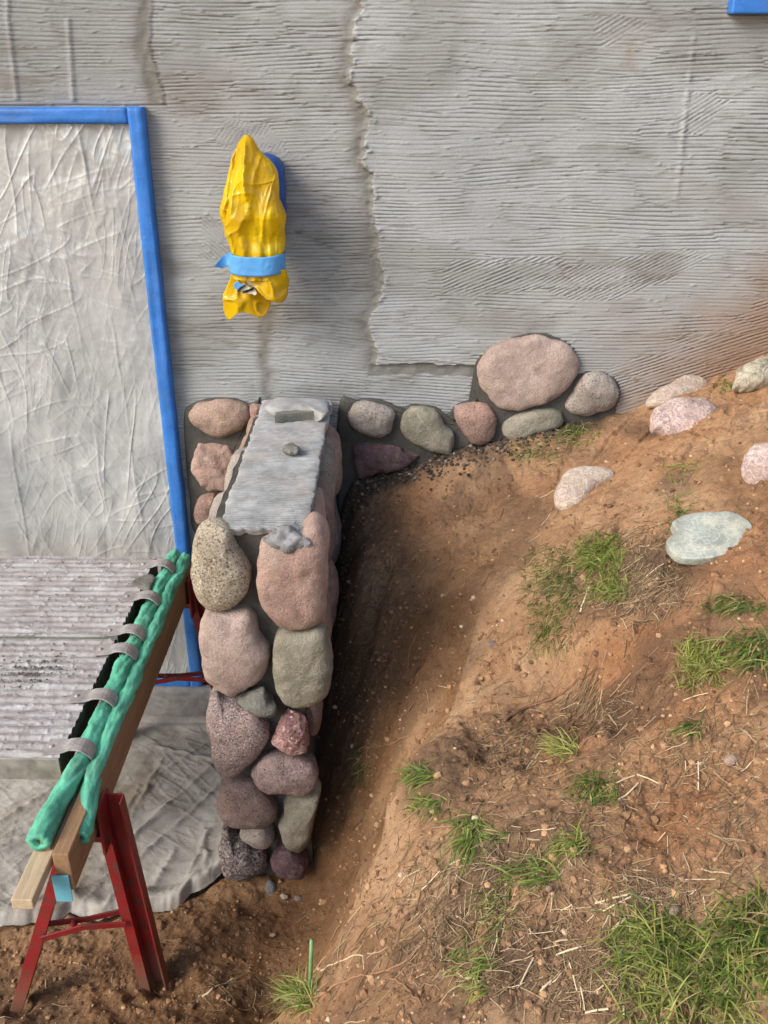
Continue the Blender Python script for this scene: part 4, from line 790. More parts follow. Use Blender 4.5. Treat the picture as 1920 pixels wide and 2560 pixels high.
# ---------------------------------------------------------------- wrapped wall lamp
def lamp():
    yb = -0.17
    def bp(cx, cy, y=yb): return on_y(*C8([(cx, cy)])[0], y)
    base = bp(570, 1500); T = thing('wrapped_wall_lamp', (base[0], -0.09, base[2]), 'wall lamp wrapped in a yellow plastic bag and tied with blue tape', 'lamp')
    rows = [(148, 452, 490), (165, 435, 512), (200, 405, 545), (250, 375, 568), (300, 350, 592), (350, 328, 640), (400, 310, 700), (450, 302, 742), (500, 295, 770), (550, 286, 788), (600, 275, 798), (650, 262, 796), (700, 250, 795), (750, 240, 797), (800, 226, 803), (850, 215, 822), (900, 208, 845), (960, 203, 868), (1010, 218, 862), (1050, 235, 858), (1100, 250, 856), (1150, 262, 857), (1200, 278, 859), (1250, 292, 858), (1300, 308, 850), (1335, 318, 842), (1380, 328, 836), (1440, 330, 834), (1500, 332, 838), (1535, 332, 842), (1580, 325, 852)]
    R = np.array(rows, float); cy = np.linspace(148, 1580, 210); L = np.interp(cy, R[:, 0], R[:, 1]); Rr = np.interp(cy, R[:, 0], R[:, 2]); nc = 160; V = []
    depth = np.interp(cy, [148, 300, 600, 960, 1300, 1440, 1580], [.010, .035, .055, .072, .066, .060, .062])
    for i, y in enumerate(cy):
        a = bp(L[i], y); b = bp(Rr[i], y); c = (a + b) / 2; w = abs(b[0] - a[0]) / 2
        for j in range(nc):
            t = 2 * math.pi * j / nc; n = 1.0
            ct, st = math.cos(t), math.sin(t)
            x = w * np.sign(ct) * abs(ct) ** .85; yy = -depth[i] * np.sign(st) * abs(st) ** .85
            V.append((c[0] + x, c[1] + yy, c[2]))
    V = np.array(V); ii = np.repeat(np.arange(len(cy)), nc); s = cy[ii]; xx = V[:, 0]; front = (V[:, 1] < yb).astype(float)
    # a sharp pleat from the tip down the front, gathers round the tape, creases
    pc = np.array([bp(np.interp(y, [148, 650, 960], [470, 480, 530]), y)[0] for y in cy])[ii]
    V[:, 1] -= front * .022 * np.exp(-(np.abs(xx - pc) / .010)) * sstep(150, 260, s) * sstep(1000, 700, s)
    lc = np.array([bp(np.interp(y, [150, 600, 950], [400, 330, 300]), y)[0] for y in cy])[ii]
    V[:, 1] += front * .014 * np.exp(-((xx - lc) / .007) ** 2) * sstep(230, 330, s) * sstep(1100, 800, s)
    gat = sstep(1000, 1300, s) * sstep(1620, 1440, s) + .6 * sstep(1500, 1560, s)
    V[:, 1] -= front * .006 * np.sin(xx * 150 + 3 * perlin(xx * 8, s * .004)) * gat * (perlin(xx * 22, s * .002, 0, 6) + .6)
    V[:, 1] += front * .034 * (crumple(xx * 8, V[:, 2] * 5.5, 3, 2) - .6) * sstep(400, 800, s) * sstep(1330, 1200, s)
    V[:, 1] += front * .005 * (crumple(xx * 20, V[:, 2] * 9, 6, 2) - .6)
    for q_, (an, fu, fv, am_) in enumerate([(75, 4, 12, .007), (112, 4, 14, .005), (20, 6, 14, .004), (85, 8, 34, .003)]):
        t_ = math.radians(an); n_ = perlin((xx * math.cos(t_) + V[:, 2] * math.sin(t_)) * fu, (-xx * math.sin(t_) + V[:, 2] * math.cos(t_)) * fv, 0, 90 + q_)
        V[:, 1] -= front * am_ * np.exp(-np.abs(n_) / .06) * sstep(200, 420, s)
    V[:, 1] -= front * .006 * perlin(xx * 9, V[:, 2] * 7, 0, 16)
    V[:, 0] += .003 * perlin(V[:, 2] * 30, V[:, 1] * 20, 0, 18)
    f = gridfaces(len(cy), nc, wrap=True).tolist() + [list(range(nc))[::-1], [(len(cy) - 1) * nc + j for j in range(nc)]]
    mesh('bag', V, f, 'yellow_plastic', T)
    def sheet(name, pts, y, mat, seed, wob=.010, th=.0016, curv=.02):
        O = smooth_closed(np.array([bp(a, b, y) for a, b in pts]), 90); O += np.stack([perlin(O[:, 0] * 90, O[:, 2] * 90, 0, seed), 0 * O[:, 0], perlin(O[:, 0] * 90, O[:, 2] * 90, 5, seed)], 1) * .004
        c = O.mean(0); rad = np.r_[np.linspace(0.001, 1, 22)]; V = np.vstack([c + (O - c) * r for r in rad]); hw = (O[:, 0].max() - O[:, 0].min()) / 2
        V[:, 1] += curv * ((V[:, 0] - c[0]) / hw) ** 2 - wob * perlin(V[:, 0] * 22, V[:, 2] * 12, 0, seed) - wob * .8 * np.exp(-(np.abs(perlin(V[:, 0] * 16, V[:, 2] * 13, 0, seed + 2)) / .08) ** 2)
        o = mesh(name, V, gridfaces(22, 90, wrap=True), mat, T); m = o.modifiers.new('t', 'SOLIDIFY'); m.thickness = th; return o
    sheet('bag_flap', [(330, 1500), (420, 1500), (480, 1640), (640, 1740), (706, 1830), (690, 1900), (655, 1960), (590, 1995), (500, 1950), (400, 1940), (330, 1985), (275, 2022), (240, 1960), (222, 1840), (235, 1740), (285, 1640)], yb - .015, 'yellow_plastic', 3, .012)
    sheet('bag_flap', [(345, 1515), (600, 1510), (845, 1515), (872, 1600), (885, 1690), (870, 1780), (805, 1842), (720, 1815), (640, 1770), (560, 1690), (470, 1630), (370, 1610)], yb - .060, 'yellow_plastic', 8, .010, curv=.045)
    sheet('print_patch', [(345, 1640), (400, 1640), (440, 1665), (425, 1695), (380, 1705), (350, 1690)], yb - .048, 'blue_tape_light', 4, .001, curv=0)
    sheet('print_patch', [(400, 1655), (470, 1665), (560, 1710), (560, 1755), (470, 1740), (360, 1712)], yb - .044, 'pale_print', 5, .001, curv=0)
    for k, (x0, y0, x1, y1) in enumerate([(372, 1716, 452, 1668), (430, 1738, 540, 1686)]):
        sheet('print_stripe', [(x0, y0), (x0 + 12, y0 - 16), (x1 - 8, y1 - 4), (x1 + 8, y1 + 4), (x1 - 4, y1 + 16), (x0 + 12, y0 + 8)], yb - .0485, 'black_print', 20 + k, .0005, curv=0)
    # tape band
    V = []; rws = np.linspace(1332, 1522, 12)
    for y in rws:
        a = bp(316, y); b = bp(845, y); c = (a + b) / 2; w = abs(b[0] - a[0]) / 2 + .002
        for j in range(nc):
            t = 2 * math.pi * j / nc; V.append((c[0] + w * np.sign(math.cos(t)) * abs(math.cos(t)) ** .7, c[1] - .074 * np.sign(math.sin(t)) * abs(math.sin(t)) ** .7 - .0015 * perlin(math.cos(t) * 6, y * .02), c[2] + .002 * math.sin(3 * t)))
    o = mesh('tape_band', np.array(V), gridfaces(12, nc, wrap=True), 'blue_tape_light', T); m = o.modifiers.new('t', 'SOLIDIFY'); m.thickness = .002; m.offset = 1
    sheet('tape_tail', [(330, 1335), (270, 1345), (215, 1385), (165, 1450), (185, 1475), (235, 1478), (285, 1460), (335, 1480)], yb - .03, 'blue_tape_light', 9, .006, curv=-.02)
    # lamp back plate, masked in blue, on the wall
    o = blob('back_plate', [bp(a, b, -0.05) for a, b in [(560, 350), (640, 345), (720, 358), (790, 400), (835, 470), (848, 600), (850, 850), (850, 1000), (700, 1100), (500, 1000), (480, 600), (500, 420)]], (0, -1, 0), .05, .06, 'dark_blue', seed=3, p=4.5, rough=.003)
    o.parent = T['ob']; o.location = o.location - Vector(T['_o'])
    o = blob('lamp_arm', [bp(a, b, -0.1) for a, b in [(480, 800), (640, 790), (660, 1000), (640, 1200), (500, 1200), (470, 1000)]], (0, -1, 0), .08, .1, 'dark_blue', seed=4, p=4)
    o.parent = T['ob']; o.location = o.location - Vector(T['_o'])
lamp()

# ---------------------------------------------------------------- canvas drop cloth on the floor
def cloth():
    nx, nt_ = 420, 330; x = np.linspace(-2.9, -0.545, nx); t = np.linspace(0, 1, nt_); X, T_ = np.meshgrid(x, t)
    ye = cloth_y(x) + .012 * fbm(x * 16, 0 * x, 0, 4, 3) + .004 * perlin(x * 60, 0 * x, 0, 9); Y = -0.025 + T_ * (ye[None] + 0.025)
    Z = 0.012 + 0.0 * X
    # door step: a low ledge against the wall, then the floor
    Z += 0.020 * sstep(-0.26, -0.245, Y)
    Z += 0.006 * np.exp(-((Y + 0.055) / .022) ** 2)
    # sagging folds, drawn on the floor
    for (x0, y0, x1, y1, A_, w) in [(455, 1655, 215, 1880, .022, .014), (470, 1700, 245, 1905, .018, .012), (350, 1640, 285, 1770, .016, .012), (460, 1770, 410, 1885, .014, .010), (440, 1780, 452, 1900, .016, .012), (300, 1700, 225, 1860, .016, .012),
                                    (120, 1700, -20, 1790, .018, .016), (60, 1800, -40, 1860, .014, .02), (240, 1900, 100, 1965, .020, .016), (330, 1610, 460, 1640, .010, .012), (380, 1830, 330, 1920, .018, .02), (470, 1590, 300, 1700, .010, .012), (260, 1640, 210, 1760, .012, .014)]:
        a = on_z(x0 * S, y0 * S, 0)[:2]; b = on_z(x1 * S, y1 * S, 0)[:2]; d = b - a; L2 = d @ d
        tt = np.clip(((X - a[0]) * d[0] + (Y - a[1]) * d[1]) / L2, 0, 1); wob = .012 * perlin(tt * 5, A_ * 900)
        dist = np.hypot(X - a[0] - tt * d[0] + wob, Y - a[1] - tt * d[1] + wob); Z += .75 * A_ * np.exp(-(dist / (w * .6)) ** 1.1) * (np.sin(np.pi * np.clip(tt, .03, .97)) ** .4)
    floor = sstep(-.27, -.3, Y)
    for q_, (an, fu, fv, am_, wd_) in enumerate([(40, 1.2, 9, .010, .05), (55, 2.0, 13, .007, .05), (20, 2.4, 15, .006, .06), (100, 3.0, 16, .005, .06), (140, 4, 22, .004, .07), (70, 5, 30, .003, .08)]):
        t_ = math.radians(an); u = X * math.cos(t_) + Y * math.sin(t_); wu = -X * math.sin(t_) + Y * math.cos(t_); n_ = perlin(u * fu, wu * fv + .4 * perlin(u * 2, wu * 2, 0, 60 + q_), 0, 70 + q_)
        Z += (.7 * am_ * np.exp(-np.abs(n_) / wd_) + am_ * .35 * np.clip(n_, -.3, .5)) * sstep(-.25, .4, fbm(X * 2, Y * 2, 0, 80 + q_, 2)) * (.3 + .7 * floor)
    Z += .010 * np.clip(fbm(X * 2.4, Y * 2.4, 0, 31, 2), -.3, 1) * floor - .009 * crumple(X * 3.4 + Y * 2, Y * 4.4 - X * 2, 4, 3) * floor + .0012 * fbm(X * 24, Y * 24, 0, 33, 3) + .0012 * fbm(X * 12, Y * 20, 0, 36, 2)
    Z += .008 * np.clip(ridge(X * 9, Y * 2.5, 0, 34, 2) - .8, 0, 1) * sstep(.8, 1, T_) 
    Z += (0.022 + .014 * fbm(X * 8, 0, 0, 35, 2)) * np.exp(-((T_ - .965) / .03) ** 2) - .02 * sstep(.97, 1, T_)
    Z += .02 * sstep(-.62, -.56, X) * sstep(-.4, -.5, Y) * .8 - .01
    Z = np.maximum(Z, ground_z(X.ravel(), Y.ravel()).reshape(X.shape) + .003 + .004 * T_)
    o = mesh('drop_cloth', np.stack([X, Y, Z], -1).reshape(-1, 3), gridfaces(nt_, nx), 'canvas_cloth')
    m = o.modifiers.new('t', 'SOLIDIFY'); m.thickness = .0015; m.offset = -1
    tag(o, 'dirty grey-beige canvas drop cloth creased over the floor under the scaffold decks', 'drop cloth')
cloth()

# ---------------------------------------------------------------- trestles, beam, decks
ZT = 0.80
def Pz(x, y, z=ZT): return on_z(x * S, y * S, z)
def deck(y0, y1, seams, hooks, label, seed):
    xr = -0.880; xl = xr - 1.0; T = thing('scaffold_deck', ((xl + xr) / 2, (y0 + y1) / 2, ZT - .06), label, 'scaffold deck', 'scaffold decks laid side by side on the trestles')
    nx, ny = 380, max(60, int((y1 - y0) / .0022)); x = np.linspace(xl, xr, nx); y = np.linspace(y0, y1, ny); X, Y = np.meshgrid(x, y)
    ph = Y / .0330; ph -= np.floor(ph); prof = np.clip(np.sin(ph * 2 * np.pi) * 1.6, -1, 1) * .0042
    wear = sstep(-.3, .3, fbm(X * 5, Y * 9, 0, seed, 3))
    Z = ZT + prof * (.4 + .6 * wear) + .0012 * fbm(X * 30, Y * 30, 0, seed + 1, 3) + np.clip(fbm(X * 50, Y * 60, 0, seed + 2, 3) - .25, 0, 1) * .007
    for s in seams: Z -= .008 * np.exp(-((Y - s) / .003) ** 2)
    ed = np.minimum(Y - y0, y1 - Y); Z -= .003 * np.exp(-ed / .003)
    mesh('deck_board', np.stack([X, Y, Z], -1).reshape(-1, 3), gridfaces(ny, nx), 'weathered_deck', T)
    V, f = boxv(xl, xr, y0 + .004, y1 - .004, ZT - .022, ZT - .007); mesh('underside', V, f, 'deck_edge', T, smooth=False)
    for (a, b) in ((y0, y0 + .004), (y1 - .004, y1)):
        V, f = boxv(xl, xr, a, b, ZT - .072, ZT - .002); bevel(mesh('side_rail', V, f, 'deck_edge', T, smooth=False), .0015)
    V, f = boxv(xr - .004, xr + .002, y0 + .004, y1 - .004, ZT - .07, ZT - .004); mesh('end_rail', V, f, 'dark_steel', T, smooth=False)
    for hy in hooks:     # flat steel claw curving over the foam
        pts = smooth_open([(xr - .045, ZT + .004), (xr + .0, ZT + .006), (xr + .025, ZT + .014), (xr + .055, ZT + .012), (xr + .076, ZT - .008), (xr + .082, ZT - .034)], 18); w = .034; A = Acc(); V = []
        wd = np.interp(np.arange(18), [0, 8, 12, 17], [.062, .050, .054, .044])
        for i, (px_, pz_) in enumerate(pts):
            tn = pts[min(i + 1, 17)] - pts[max(i - 1, 0)]; tn /= np.linalg.norm(tn); nn = np.array([-tn[1], tn[0]])
            for (sy, sn) in ((-1, -1), (1, -1), (1, 1), (-1, 1)): V.append((px_ + nn[0] * sn * .0022, hy + sy * wd[i] / 2, pz_ + nn[1] * sn * .0022))
        f = gridfaces(18, 4, wrap=True).tolist() + [[3, 2, 1, 0], [68, 69, 70, 71]]
        h = mesh('hook', np.array(V), f, 'hook_steel', T, smooth=False); bevel(h, .0015)
        hp = {'ob': h, '_o': T['_o']}
        Vr, fr_ = tube([(xr - .030, hy, ZT + .002), (xr - .030, hy, ZT + .009), (xr - .030, hy, ZT + .011)], [.008, .007, .003], 10); mesh('rivet', Vr, fr_, 'hook_steel', hp)
    return T
def yof(py): return on_z(300 * S, py * S, ZT)[1]
yb_, ym, yf = yof(1203), yof(1378), yof(1640)
deck(ym + .007, yb_, [yof(1283)], [yof(1222), yof(1292), yof(1366)], 'weathered scaffold deck nearest the wall, far half of the platform', 3)
deck(yf, ym - .003, [yof(1489)], [yof(1407), yof(1508), yof(1618)], 'mortar-splashed scaffold deck on the near side, with a dark heap of crumbs', 5)
# crumbs of mortar on the near deck, flat lump on the far one
A = Acc(); rr = np.random.RandomState(5)
ICO = None
def ico(r, seed, s=(1, 1, 1)):
    g = (1 + 5 ** .5) / 2
    V = np.array([(-1, g, 0), (1, g, 0), (-1, -g, 0), (1, -g, 0), (0, -1, g), (0, 1, g), (0, -1, -g), (0, 1, -g), (g, 0, -1), (g, 0, 1), (-g, 0, -1), (-g, 0, 1)]) / 1.9
    f = [(0, 11, 5), (0, 5, 1), (0, 1, 7), (0, 7, 10), (0, 10, 11), (1, 5, 9), (5, 11, 4), (11, 10, 2), (10, 7, 6), (7, 1, 8), (3, 9, 4), (3, 4, 2), (3, 2, 6), (3, 6, 8), (3, 8, 9), (4, 9, 5), (2, 4, 11), (6, 2, 10), (8, 6, 7), (9, 8, 1)]
    k = np.random.RandomState(seed % 100000); q = Matrix.Rotation(k.rand() * 6, 3, 'Z') @ Matrix.Rotation(k.rand() * 6, 3, 'X')
    V = (V * (1 + k.uniform(-.28, .28, (12, 1)))) @ np.array(q).T * np.array(s) * r; return V, f
for i in range(1500):
    u = rr.normal(0, 1, 2); px, py = 66 + u[0] * 46, 1452 - u[0] * 7 + u[1] * (12 + 9 * rr.rand())
    if px > 200: continue
    p = Pz(px, py, ZT + .002); r = min(.0032, rr.exponential(.0008) + .0006); V, f = ico(r, i); A.add(V + p, f, rr.rand())
tag(A.build('mortar_crumbs', 'grey_crumbs'), 'scattered dark mortar crumbs on the near scaffold deck', 'crumbs', kind='stuff')
o = blob('lead_weight', [Pz(a, b, ZT + .004) for a, b in [(283, 1262), (300, 1248), (322, 1240), (336, 1246), (330, 1262), (322, 1276), (300, 1272)]], (0, 0, 1), .012, .006, 'rock_grey', seed=8, rough=.003)
o.name = 'mortar_pat'; tag(o, 'flat dark smear of mortar at the hooked end of the far deck', 'mortar piece')

# timbers
BX = -0.800
def timber(name, x0, x1, y0, y1, z0, z1, mat, label, cat, drop=0.0):
    ys = np.linspace(y0, y1, 30); V = []
    for y in ys:
        w = .0015 * perlin(y * 4, x0 * 9)
        for (x, z) in ((x0, z0), (x1, z0), (x1, z1), (x0, z1)): V.append((x + w, y, z + w))
    f = gridfaces(30, 4, wrap=True).tolist() + [[3, 2, 1, 0], [116, 117, 118, 119]]
    o = mesh(name, np.array(V), f, mat, smooth=False); bevel(o, .003)
    if label: tag(o, label, cat)
    return o
timber('timber_beam', -0.806, -0.766, -1.69, -0.24, 0.645, 0.762, 'timber_brown', 'brown timber beam on edge carried by the red trestles under the green foam', 'beam')
pl = timber('pale_plank', -0.868, -0.818, -1.80, -0.30, 0.705, 0.735, 'timber_pale', 'pale wooden plank sticking out toward the viewer beside the brown beam', 'plank')
bl = timber('wooden_block', -0.846, -0.824, -1.655, -1.40, 0.737, 0.775, 'timber_grey', 'small greyish wooden batten screwed on the end of the pale plank', 'block')
V, f = tube([(-0.835, -1.652, .756), (-0.835, -1.658, .756)], .006, 12); sc_ = mesh('screw', V, f, 'dark_steel'); sc_.parent = bl; sc_.location = sc_.location - bl.location
V, f = orient_box((-0.816, -1.694, .655), (-0.775, -1.694, .655), .003, .085, side=(0, 1, 0)); tp = mesh('cyan_tape', V, f, 'cyan_tape', smooth=False); tag(tp, 'cyan sticker hanging on the end of the brown beam above the red leg', 'sticker')

# green foam sleeve: two lobes, joined, split at the near end
def foam():
    V = []; F2 = []; n = 230; k = 32; y = np.linspace(-1.66, -0.235, n); off = 0
    gl = np.clip((y + 1.30) / .12, -9, 1)    # <0: lobes apart near the end
    apart = sstep(-1.36, -1.62, y)
    aa_ = np.linspace(0, 2 * math.pi, k, endpoint=False); CR = [-.36 * (crumple(np.cos(aa_)[None] * 1.3 + 9 * q, y[:, None] * 13 + np.sin(aa_)[None] * 1.3, 4 + q, 3) - .75) for q in (0, 1)]
    for lobe, (xo, zo, r0) in enumerate(((-.828, .008, .0255), (-.787, -.002, .022))):
        hole = lobe == 0
        pts = []
        for i in range(n):
            squeeze = 0
            for hy in HOOKS: squeeze = max(squeeze, math.exp(-((y[i] - hy) / .03) ** 2))
            xc = xo + (-.020 * apart[i] if lobe == 0 else .020 * apart[i]) + .004 * perlin(y[i] * 7, lobe * 3.3); zc = ZT - .03 + zo - .006 * squeeze + .005 * perlin(y[i] * 6, lobe * 7.7 + 1) - (.035 * apart[i] if lobe == 1 else .012 * apart[i])
            r = r0 * (1 - .13 * squeeze) * (1 + .10 * perlin(y[i] * 9, lobe + 5.5))
            for j in range(k):
                a = 2 * math.pi * j / k; rr_ = r * (1 + CR[lobe][i, j] + .10 * perlin(math.cos(a) * 1.4 + 5, math.sin(a) * 1.4, y[i] * 11, lobe) + .04 * perlin(math.cos(a) * 3, math.sin(a) * 3, y[i] * 30, lobe + 2))
                V.append((xc + rr_ * math.cos(a), y[i] + (0.05 * lobe if i == 0 else .05 * lobe * max(0, 1 - i / 20)), zc + rr_ * math.sin(a)))
        F2 += gridfaces(n, k, off, wrap=True).tolist(); F2.append([off + (n - 1) * k + j for j in range(k)])
        # near end: ring face then a recessed bore
        c = np.mean(V[off:off + k], axis=0); base = off + n * k
        for sc, dy in ((.42, -.001), (.36, .05)):
            for j in range(k): p = np.array(V[off + j]); q = c + (p - c) * sc; V.append((q[0], q[1] + dy, q[2]))
        for j in range(k):
            j2 = (j + 1) % k; F2 += [[off + j2, off + j, base + j, base + j2], [base + j2, base + j, base + k + j, base + k + j2]]
        F2.append([base + k + j for j in range(k)]); off = base + 2 * k
    o = mesh('foam_sleeve', np.array(V), F2, 'green_foam'); tag(o, 'dented green foam pipe sleeve laid along the beam beneath the deck hooks', 'foam sleeve')
HOOKS = [yof(v) for v in (1222, 1292, 1366, 1407, 1508, 1618)]
foam()

def trestle(yc, label, splay=.05, fx=-.725):
    T = thing('trestle', (-0.8, yc, 0), label, 'trestle', 'red steel trestles under the scaffold decks')
    apex = np.array([-0.79, yc, .655])
    feet = [np.array([-1.085, yc - splay, -.02]), np.array([fx, yc + splay - .03, -.02])]
    tops = [np.array([-0.835, yc - .02, .66]), np.array([-0.768, yc + .01, .72])]
    for i, (a, b) in enumerate(zip(tops, feet)):
        A = Acc(); d = b - a; out = np.array([-1, 0, 0]) if i == 0 else np.array([1, 0, 0])
        # angle iron: one flange faces the viewer, the other runs along the slope
        side = np.array([1.0, 0, 0]); wv = .034 if i == 0 else .030
        V, f = orient_box(a, b, wv, .005, side=(1, 0, 0)); A.add(V, f)
        q = np.array([.018 if i == 0 else .017, .03, 0]); V, f = orient_box(a + q - [.004, 0, 0], b + q - [.004, 0, 0], .05, .005, side=(0, 1, 0)); A.add(V, f)
        if i == 1:
            q = np.array([.036, .034, 0]); V, f = orient_box(a + q * [1, 1, 1], b + q, .046, .005, side=(1, 0, .0)); A.add(V, f)
            q = np.array([.061, .016, 0]); V, f = orient_box(a + q, b + q, .036, .005, side=(0, 1, 0)); A.add(V, f)
        bevel(A.build('leg', 'red_paint', T), .0012, 2)
    V, f = boxv(-0.83, -0.755, yc - .03, yc + .03, .62, .64); bevel(mesh('head_plate', V, f, 'red_paint', T, smooth=False), .003)
    V, f = boxv(-0.756, -0.748, yc - .035, yc + .035, .58, .74); bevel(mesh('head_plate', V, f, 'red_paint', T, smooth=False), .002)
    def at(i, z): a, b = tops[i], feet[i]; t = (a[2] - z) / (a[2] - b[2]); return a + (b - a) * t
    for dy, zz in ((-.012, .28), (.03, .29)):
        p, q = at(0, zz) + [0.01, dy, 0], at(1, zz) + [0, dy, 0]; m = (p + q) / 2 + [0, 0, .018 * (1 if dy < 0 else -.5)]
        A = Acc(); V, f = orient_box(p, m, .005, .02); A.add(V, f); V, f = orient_box(m, q, .005, .02); A.add(V, f)
        bevel(A.build('brace', 'red_paint', T), .001, 1)
    V, f = tube([(-.885, yc - .03, .29), (-.885, yc + .0, .29)], .010, 10); mesh('hinge_bolt', V, f, 'red_paint', T)
    return T
trestle(-1.485, 'red steel trestle leg pair standing in the soil at the front left')
trestle(-0.335, 'red steel trestle leg pair behind, close to the masked doorway', .03, -.665)

# ---------------------------------------------------------------- litter, roots, grass
rr = np.random.RandomState(42)
def straw_at(A, px, py, L, w, ang=None, tone=None, lift=.003):
    g = ground_px(px, py); a = rr.rand() * math.pi if ang is None else ang; n = 4; P = []
    for i in range(n):
        t = (i / (n - 1) - .5) * L; x, y = g[0] + math.cos(a) * t, min(-.004, g[1] + math.sin(a) * t); P.append((x, y, 0))
        a += rr.normal(0, .08)
    P = np.array(P); gz = ground_z(P[:, 0], P[:, 1]); lin = np.linspace(gz[0], gz[-1], n); P[:, 2] = np.maximum(gz, lin - .004) + lift + w * .4
    V, f = tube(P, w * .5, 4); A.add(V, f, rr.rand() if tone is None else tone)
A = Acc()
spots = [(1000, 2280, 110, 90, 110), (1230, 2300, 110, 100, 110), (1450, 2330, 120, 120, 110), (1650, 2250, 90, 60, 60), (1600, 1480, 70, 60, 160), (1560, 1400, 90, 40, 90), (1500, 1790, 60, 50, 110), (1240, 1950, 120, 80, 60), (1750, 2050, 140, 120, 130),
         (620, 2500, 140, 60, 70), (450, 2420, 140, 60, 60), (1330, 2130, 130, 90, 110), (1500, 2200, 130, 70, 90), (1450, 2500, 180, 60, 110), (1850, 1900, 80, 150, 50), (1050, 2450, 160, 70, 110), (1150, 1650, 160, 120, 50), (1780, 1850, 100, 100, 60), (1000, 1500, 120, 160, 45), (150, 2480, 120, 60, 40), (1350, 1330, 120, 90, 30), (1650, 1330, 60, 50, 60), (900, 2330, 90, 80, 60)]
for (cx, cy, sx, sy, n) in spots:
    for i in range(int(n * .8)):
        px, py = cx + rr.normal() * sx * .8, cy + rr.normal() * sy * .7
        if px < -20 or px > 1960 or py > 2620: continue
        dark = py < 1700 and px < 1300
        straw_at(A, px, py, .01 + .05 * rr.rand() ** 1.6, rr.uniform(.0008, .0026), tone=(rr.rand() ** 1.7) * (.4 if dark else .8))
for i in range(14): straw_at(A, rr.uniform(950, 1850), rr.uniform(1900, 2500), rr.uniform(.03, .07), rr.uniform(.002, .0034), tone=rr.uniform(.5, .9))
P4x = lambda x, y: (1300 + x * .37372, 1850 + y * .37372)
for (x0, y0, x1, y1, w) in [(500, 1110, 755, 1045, .006), (780, 1065, 885, 1080, .006), (550, 1165, 745, 1065, .004), (610, 1300, 705, 1210, .0075), (735, 1240, 735, 1400, .005), (640, 300, 765, 255, .005), (780, 245, 925, 305, .004), (1190, 160, 1190, 350, .004), (240, 1455, 410, 1395, .005), (330, 1500, 380, 1690, .004), (435, 1840, 590, 1810, .006), (225, 1365, 315, 1355, .005), (130, 1700, 215, 1620, .005), (0, 1650, 90, 1470, .004), (690, 1800, 690, 1880, .005)]:
    a, b = ground_px(*P4x(x0, y0)), ground_px(*P4x(x1, y1)); V, f = tube([a + [0, 0, .004], (a + b) / 2 + [0, 0, .006], b + [0, 0, .004]], w * .36, 5); A.add(V, f, rr.uniform(.6, .95))
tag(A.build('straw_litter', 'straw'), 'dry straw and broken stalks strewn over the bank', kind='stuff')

A = Acc()
for (cx, cy, sx, sy, n) in [(1600, 1480, 75, 60, 520), (1560, 1360, 80, 50, 260), (1430, 1480, 70, 70, 260), (1440, 1780, 110, 60, 330), (1250, 1860, 90, 60, 260), (1180, 2180, 120, 110, 520), (1500, 2020, 120, 90, 260), (1120, 2360, 120, 90, 420), (1450, 2420, 130, 100, 420), (1750, 1850, 130, 160, 300), (1640, 2250, 100, 50, 260),
                             (600, 2480, 150, 50, 300), (330, 2330, 150, 80, 200), (1350, 1130, 110, 26, 220), (930, 1560, 70, 190, 700), (880, 1900, 40, 120, 200), (1280, 1900, 70, 50, 200), (1830, 2090, 80, 120, 200), (1650, 2430, 120, 90, 500), (960, 1280, 90, 120, 120)]:
    for i in range(n):
        px, py = cx + rr.normal() * sx * .7, cy + rr.normal() * sy * .7
        if px > 1950 or py > 2610 or py < 1050 or px < 0: continue
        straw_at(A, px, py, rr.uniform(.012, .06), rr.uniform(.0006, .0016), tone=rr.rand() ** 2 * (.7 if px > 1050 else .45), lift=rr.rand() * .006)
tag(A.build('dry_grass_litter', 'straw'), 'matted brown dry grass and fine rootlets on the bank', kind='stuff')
A = Acc()
for i in range(8000):
    u = rr.rand(); 
    px, py = rr.uniform(-20, 1940), rr.uniform(1000, 2600)
    if px < 900 and py < 2250 and px > 0 and not (px > 780 or py > 2200): continue
    g = ground_px(px, py)
    if g[0] < -.52 and g[1] > cloth_y(g[0]) - .01: continue
    if g[1] > -.01: continue
    r = rr.exponential(.0020) + .0008; r = min(r, .011)
    V, f = ico(r, i, (1, 1, .75)); A.add(V + g + [0, 0, r * .2], f, rr.rand() ** 1.2)
for (cx, cy, sx, sy, n) in [(1290, 1900, 50, 40, 150), (1250, 1630, 40, 40, 60), (1480, 1560, 60, 50, 60), (900, 2000, 80, 120, 60), (700, 2200, 60, 60, 60), (250, 2380, 180, 90, 160), (620, 2350, 120, 80, 90), (1350, 2350, 160, 90, 140), (1100, 2480, 200, 60, 110), (1700, 1950, 120, 90, 90), (1000, 1250, 120, 60, 60), (1780, 1440, 60, 60, 40), (930, 1700, 60, 150, 420), (930, 1420, 70, 120, 300), (880, 2120, 40, 80, 160), (480, 2530, 200, 40, 90)]:
    for i in range(n):
        px, py = cx + rr.normal() * sx, cy + rr.normal() * sy
        if not (0 < px < 1940 and 1150 < py < 2620): continue
        g = ground_px(px, py)
        if g[1] > -.02 or (g[0] < -.2 and g[1] > -1.14) : continue
        r = min(.010, .002 + rr.exponential(.0022)); V, f = ico(r, i * 7 + int(cx), (1.1, 1.1, .7)); A.add(V + g + [0, 0, r * .1], f, rr.uniform(.05, .7))
tag(A.build('soil_clods', 'clods'), 'small clods and grit lying on the sandy soil', kind='stuff')
A = Acc()
